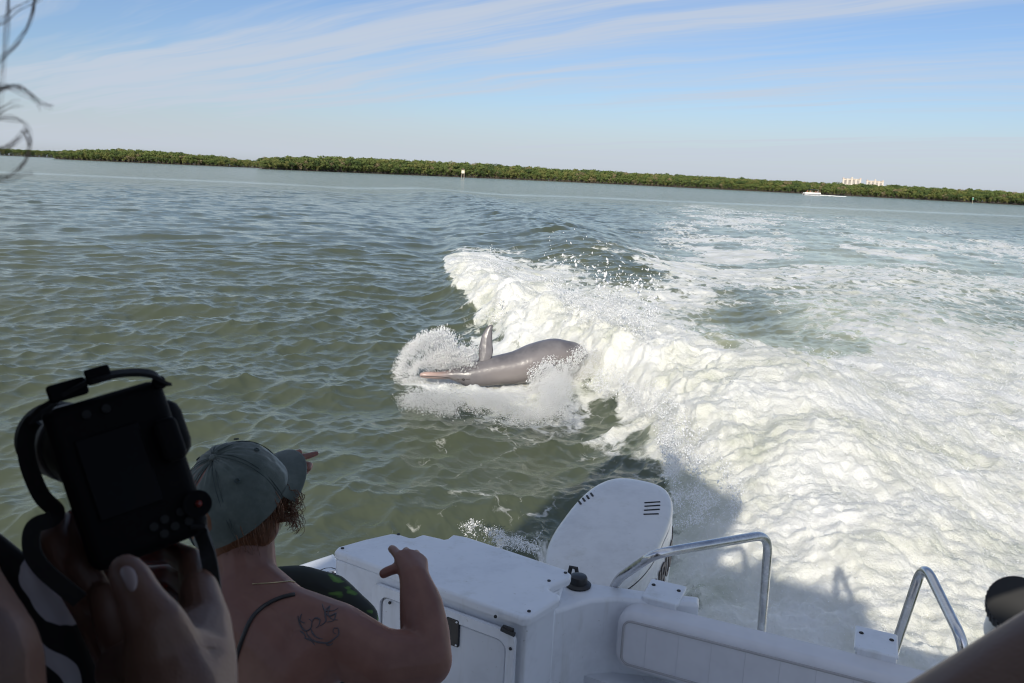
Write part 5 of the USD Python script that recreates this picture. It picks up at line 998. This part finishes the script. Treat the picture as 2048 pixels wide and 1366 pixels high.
def ribbon(pts, w, nrm, t=.0016):
    """A flat strap of width w along the curve; nrm is the direction its face turns to."""
    p = interpolate.make_interp_spline(np.arange(len(pts)), np.array(pts), k=3)(np.linspace(0, len(pts) - 1, 60)); tg = np.gradient(p, axis=0); tg /= np.linalg.norm(tg, axis=1, keepdims=True)
    n_ = np.broadcast_to(nrm, p.shape) - tg * (np.broadcast_to(nrm, p.shape) * tg).sum(1, keepdims=True); n_ /= np.linalg.norm(n_, axis=1, keepdims=True); sd = np.cross(tg, n_)
    ring_ = np.stack([p + sd * w / 2 + n_ * t, p - sd * w / 2 + n_ * t, p - sd * w / 2 - n_ * t, p + sd * w / 2 - n_ * t], 1); v = ring_.reshape(-1, 3); i, j = np.meshgrid(np.arange(59), np.arange(4), indexing='ij')
    q = np.stack([i * 4 + j, i * 4 + (j + 1) % 4, (i + 1) * 4 + (j + 1) % 4, (i + 1) * 4 + j], -1).reshape(-1, 4); q = np.vstack([q, [[0, 1, 2, 3]], [[239, 238, 237, 236]]]); m = trimesh.Trimesh(v, np.vstack([q[:, [0, 1, 2]], q[:, [0, 2, 3]]]), process=False); trimesh.repair.fix_normals(m); return m
s1 = [atd(a, b_, d_) for a, b_, d_ in ((325, 772, .655), (312, 752, .65), (280, 745, .645), (240, 747, .64), (205, 754, .635), (165, 768, .635), (125, 790, .635), (95, 812, .64), (72, 840, .65))]
obj('neck_strap', ribbon(s1, .014, up + back * .25), STRAPM, slr, 40)
obj('strap_slider', rbox((.018, .012, .008), .002, atd(196, 750, .634), RC), CB, slr, 40)
obj('strap_slider', rbox((.028, .014, .008), .003, atd(135, 780, .634), RC), CB, slr, 40)
s2 = [atd(a, b_, d_) for a, b_, d_ in ((70, 840, .66), (52, 880, .66), (56, 925, .655), (70, 965, .65), (90, 1000, .645), (112, 1022, .64), (100, 1040, .63), (72, 1050, .625), (62, 1080, .62), (72, 1120, .615), (110, 1160, .615), (160, 1200, .62))]
obj('neck_strap', ribbon(s2, .012, back + right * .3), STRAPM, slr, 40)
s3 = [atd(a, b_, d_) for a, b_, d_ in ((396, 1052, .64), (408, 1080, .64), (418, 1120, .62), (426, 1170, .63), (430, 1230, .64), (428, 1300, .65), (420, 1380, .66), (400, 1480, .66))]
obj('neck_strap', ribbon(s3, .011, back + right * .2), STRAPM, slr, 40)

# --- the person at the right edge: only a blurred forearm in the picture
rc = np.array([.68, .10, 1.90]); rfw, ruw = np.array([-.25, .93, -.2]), np.array([0, .1, 1.])
Jr, Br = head_joints(rc, rfw, ruw, .095)
fa0, fa1 = atd(1860, 1562, .46), atd(2310, 1232, .46)
Jr |= {'neck1': (.68, .05, 1.78, .055), 'neck0': (.67, .04, 1.71, .06), 'chest': (.68, .03, 1.50, .14), 'waist': (.70, .02, 1.22, .13), 'hip': (.72, .02, .98, .15), 'sl': (.49, .08, 1.68, .06), 'sr': (.86, .02, 1.62, .06),
       'el': (*fa0, .046), 'wl': (*fa1, .036), 'er': (.98, .10, 1.34, .045), 'wr': (1.0, .36, 1.42, .03), 'kl': (.64, .08, .62, .075), 'kr': (.82, .08, .62, .075), 'fl': (.64, .04, .36, .045), 'fr': (.82, .04, .36, .045), 'tl': (.63, .18, .34, .035), 'tr': (.83, .18, .34, .035)}
Br += [('nape', 'neck1'), ('jaw', 'neck1'), ('neck1', 'neck0'), ('neck0', 'sl', 'sr'), ('sl', 'sr', 'chest'), ('chest', 'waist'), ('waist', 'hip'), ('sl', 'el'), ('el', 'wl'), ('sr', 'er'), ('er', 'wr'), ('hip', 'kl'), ('hip', 'kr'), ('kl', 'fl'), ('kr', 'fr'), ('fl', 'tl'), ('fr', 'tr')]
hd = (fa1 - fa0) / np.linalg.norm(fa1 - fa0); sd = np.cross(hd, [0, 0, 1.]); sd /= np.linalg.norm(sd); un = np.cross(sd, hd)
for h_, w_, dd, s in (('l', np.array(fa1), hd, 1), ('r', np.array([1.0, .36, 1.42]), np.array([-.3, .9, .2]), -1)):
    dd = dd / np.linalg.norm(dd); sd_ = np.cross(dd, [0, 0, 1.]); sd_ /= np.linalg.norm(sd_); un_ = np.cross(sd_, dd)
    for k, (o, ln) in enumerate(((-.030, .070), (-.010, .080), (.010, .075), (.029, .058))):
        a = w_ + dd * .085 + sd_ * o; Jr[f'{h_}f{k}a'] = (*a, .0105); Jr[f'{h_}f{k}b'] = (*(a + dd * ln * .55 - un_ * .012), .0095); Jr[f'{h_}f{k}c'] = (*(a + dd * ln * .8 - un_ * .04), .0085); Br += [(f'{h_}f{k}a', f'{h_}f{k}b'), (f'{h_}f{k}b', f'{h_}f{k}c')]
    Br += [('w' + h_, *[f'{h_}f{k}a' for k in range(4)])]
    a = w_ + dd * .03 + sd_ * .03 * s; Jr[h_ + 't0'] = (*a, .014); Jr[h_ + 't1'] = (*(a + dd * .035 + sd_ * .022 * s), .0115); Jr[h_ + 't2'] = (*(a + dd * .06 + sd_ * .022 * s - un_ * .012), .010); Br += [('w' + h_, h_ + 't0'), (h_ + 't0', h_ + 't1'), (h_ + 't1', h_ + 't2')]
rp = thing('person', 'person at the right edge, only a bare blurred forearm showing', 'person', (.72, .02, .31))
obj('body', skin(Jr, Br, .014, 8), SKIN3, rp, True); face(rp, rc, rfw, ruw, .095, SKIN3)
obj('shirt', skin({n: (*Jr[n][:3], Jr[n][3] + .022) for n in ('chest', 'waist', 'hip', 'sl', 'sr')}, [('sl', 'sr', 'chest'), ('chest', 'waist'), ('waist', 'hip')], .03, 5), plain('dark_shirt', (.05, .055, .07), .85), rp, True)
obj('shorts', skin({n: (*Jr[n][:3], Jr[n][3] + .026) for n in ('hip', 'kl', 'kr')}, [('hip', 'kl'), ('hip', 'kr')], .03, 4), plain('tan_shorts', (.28, .22, .15), .85), rp, True)
obj('hair', skin({'a': (*(rc - rfw / np.linalg.norm(rfw) * .02 + [0, 0, .025]), .098)}, [('a',)], .02, 3), hair_mat('brown_hair', (.06, .035, .02)), rp, True)
ln_ = thing('camera', 'black ribbed round camera lens on a pale barrel at the right edge above the forearm', 'camera', atd(2035, 1215, .95))
la, lb = atd(2036, 1206, .86), atd(2022, 1300, 1.0); dd = lb - la; dd /= np.linalg.norm(dd)
obj('lens_cap', tube([la - dd * .001, la, la + dd * .030, la + dd * .034], [.010, .0285, .0285, .026], 40), RUBBER, ln_, 40)
for k in range(36):
    a = k * 2 * np.pi / 36; s_ = np.cross(dd, [0, 0, 1.]); s_ /= np.linalg.norm(s_); t_ = np.cross(dd, s_); o = (s_ * math.cos(a) + t_ * math.sin(a)) * .0287
    obj('rib', tube([la + o + dd * .004, la + o + dd * .028], .0011, 4), RUBBER, ln_, False)
obj('barrel', tube([la + dd * .034, la + dd * .05, la + dd * .11], [.024, .026, .030], 32), plain('cream_barrel', (.70, .67, .60), .4), ln_, 40)
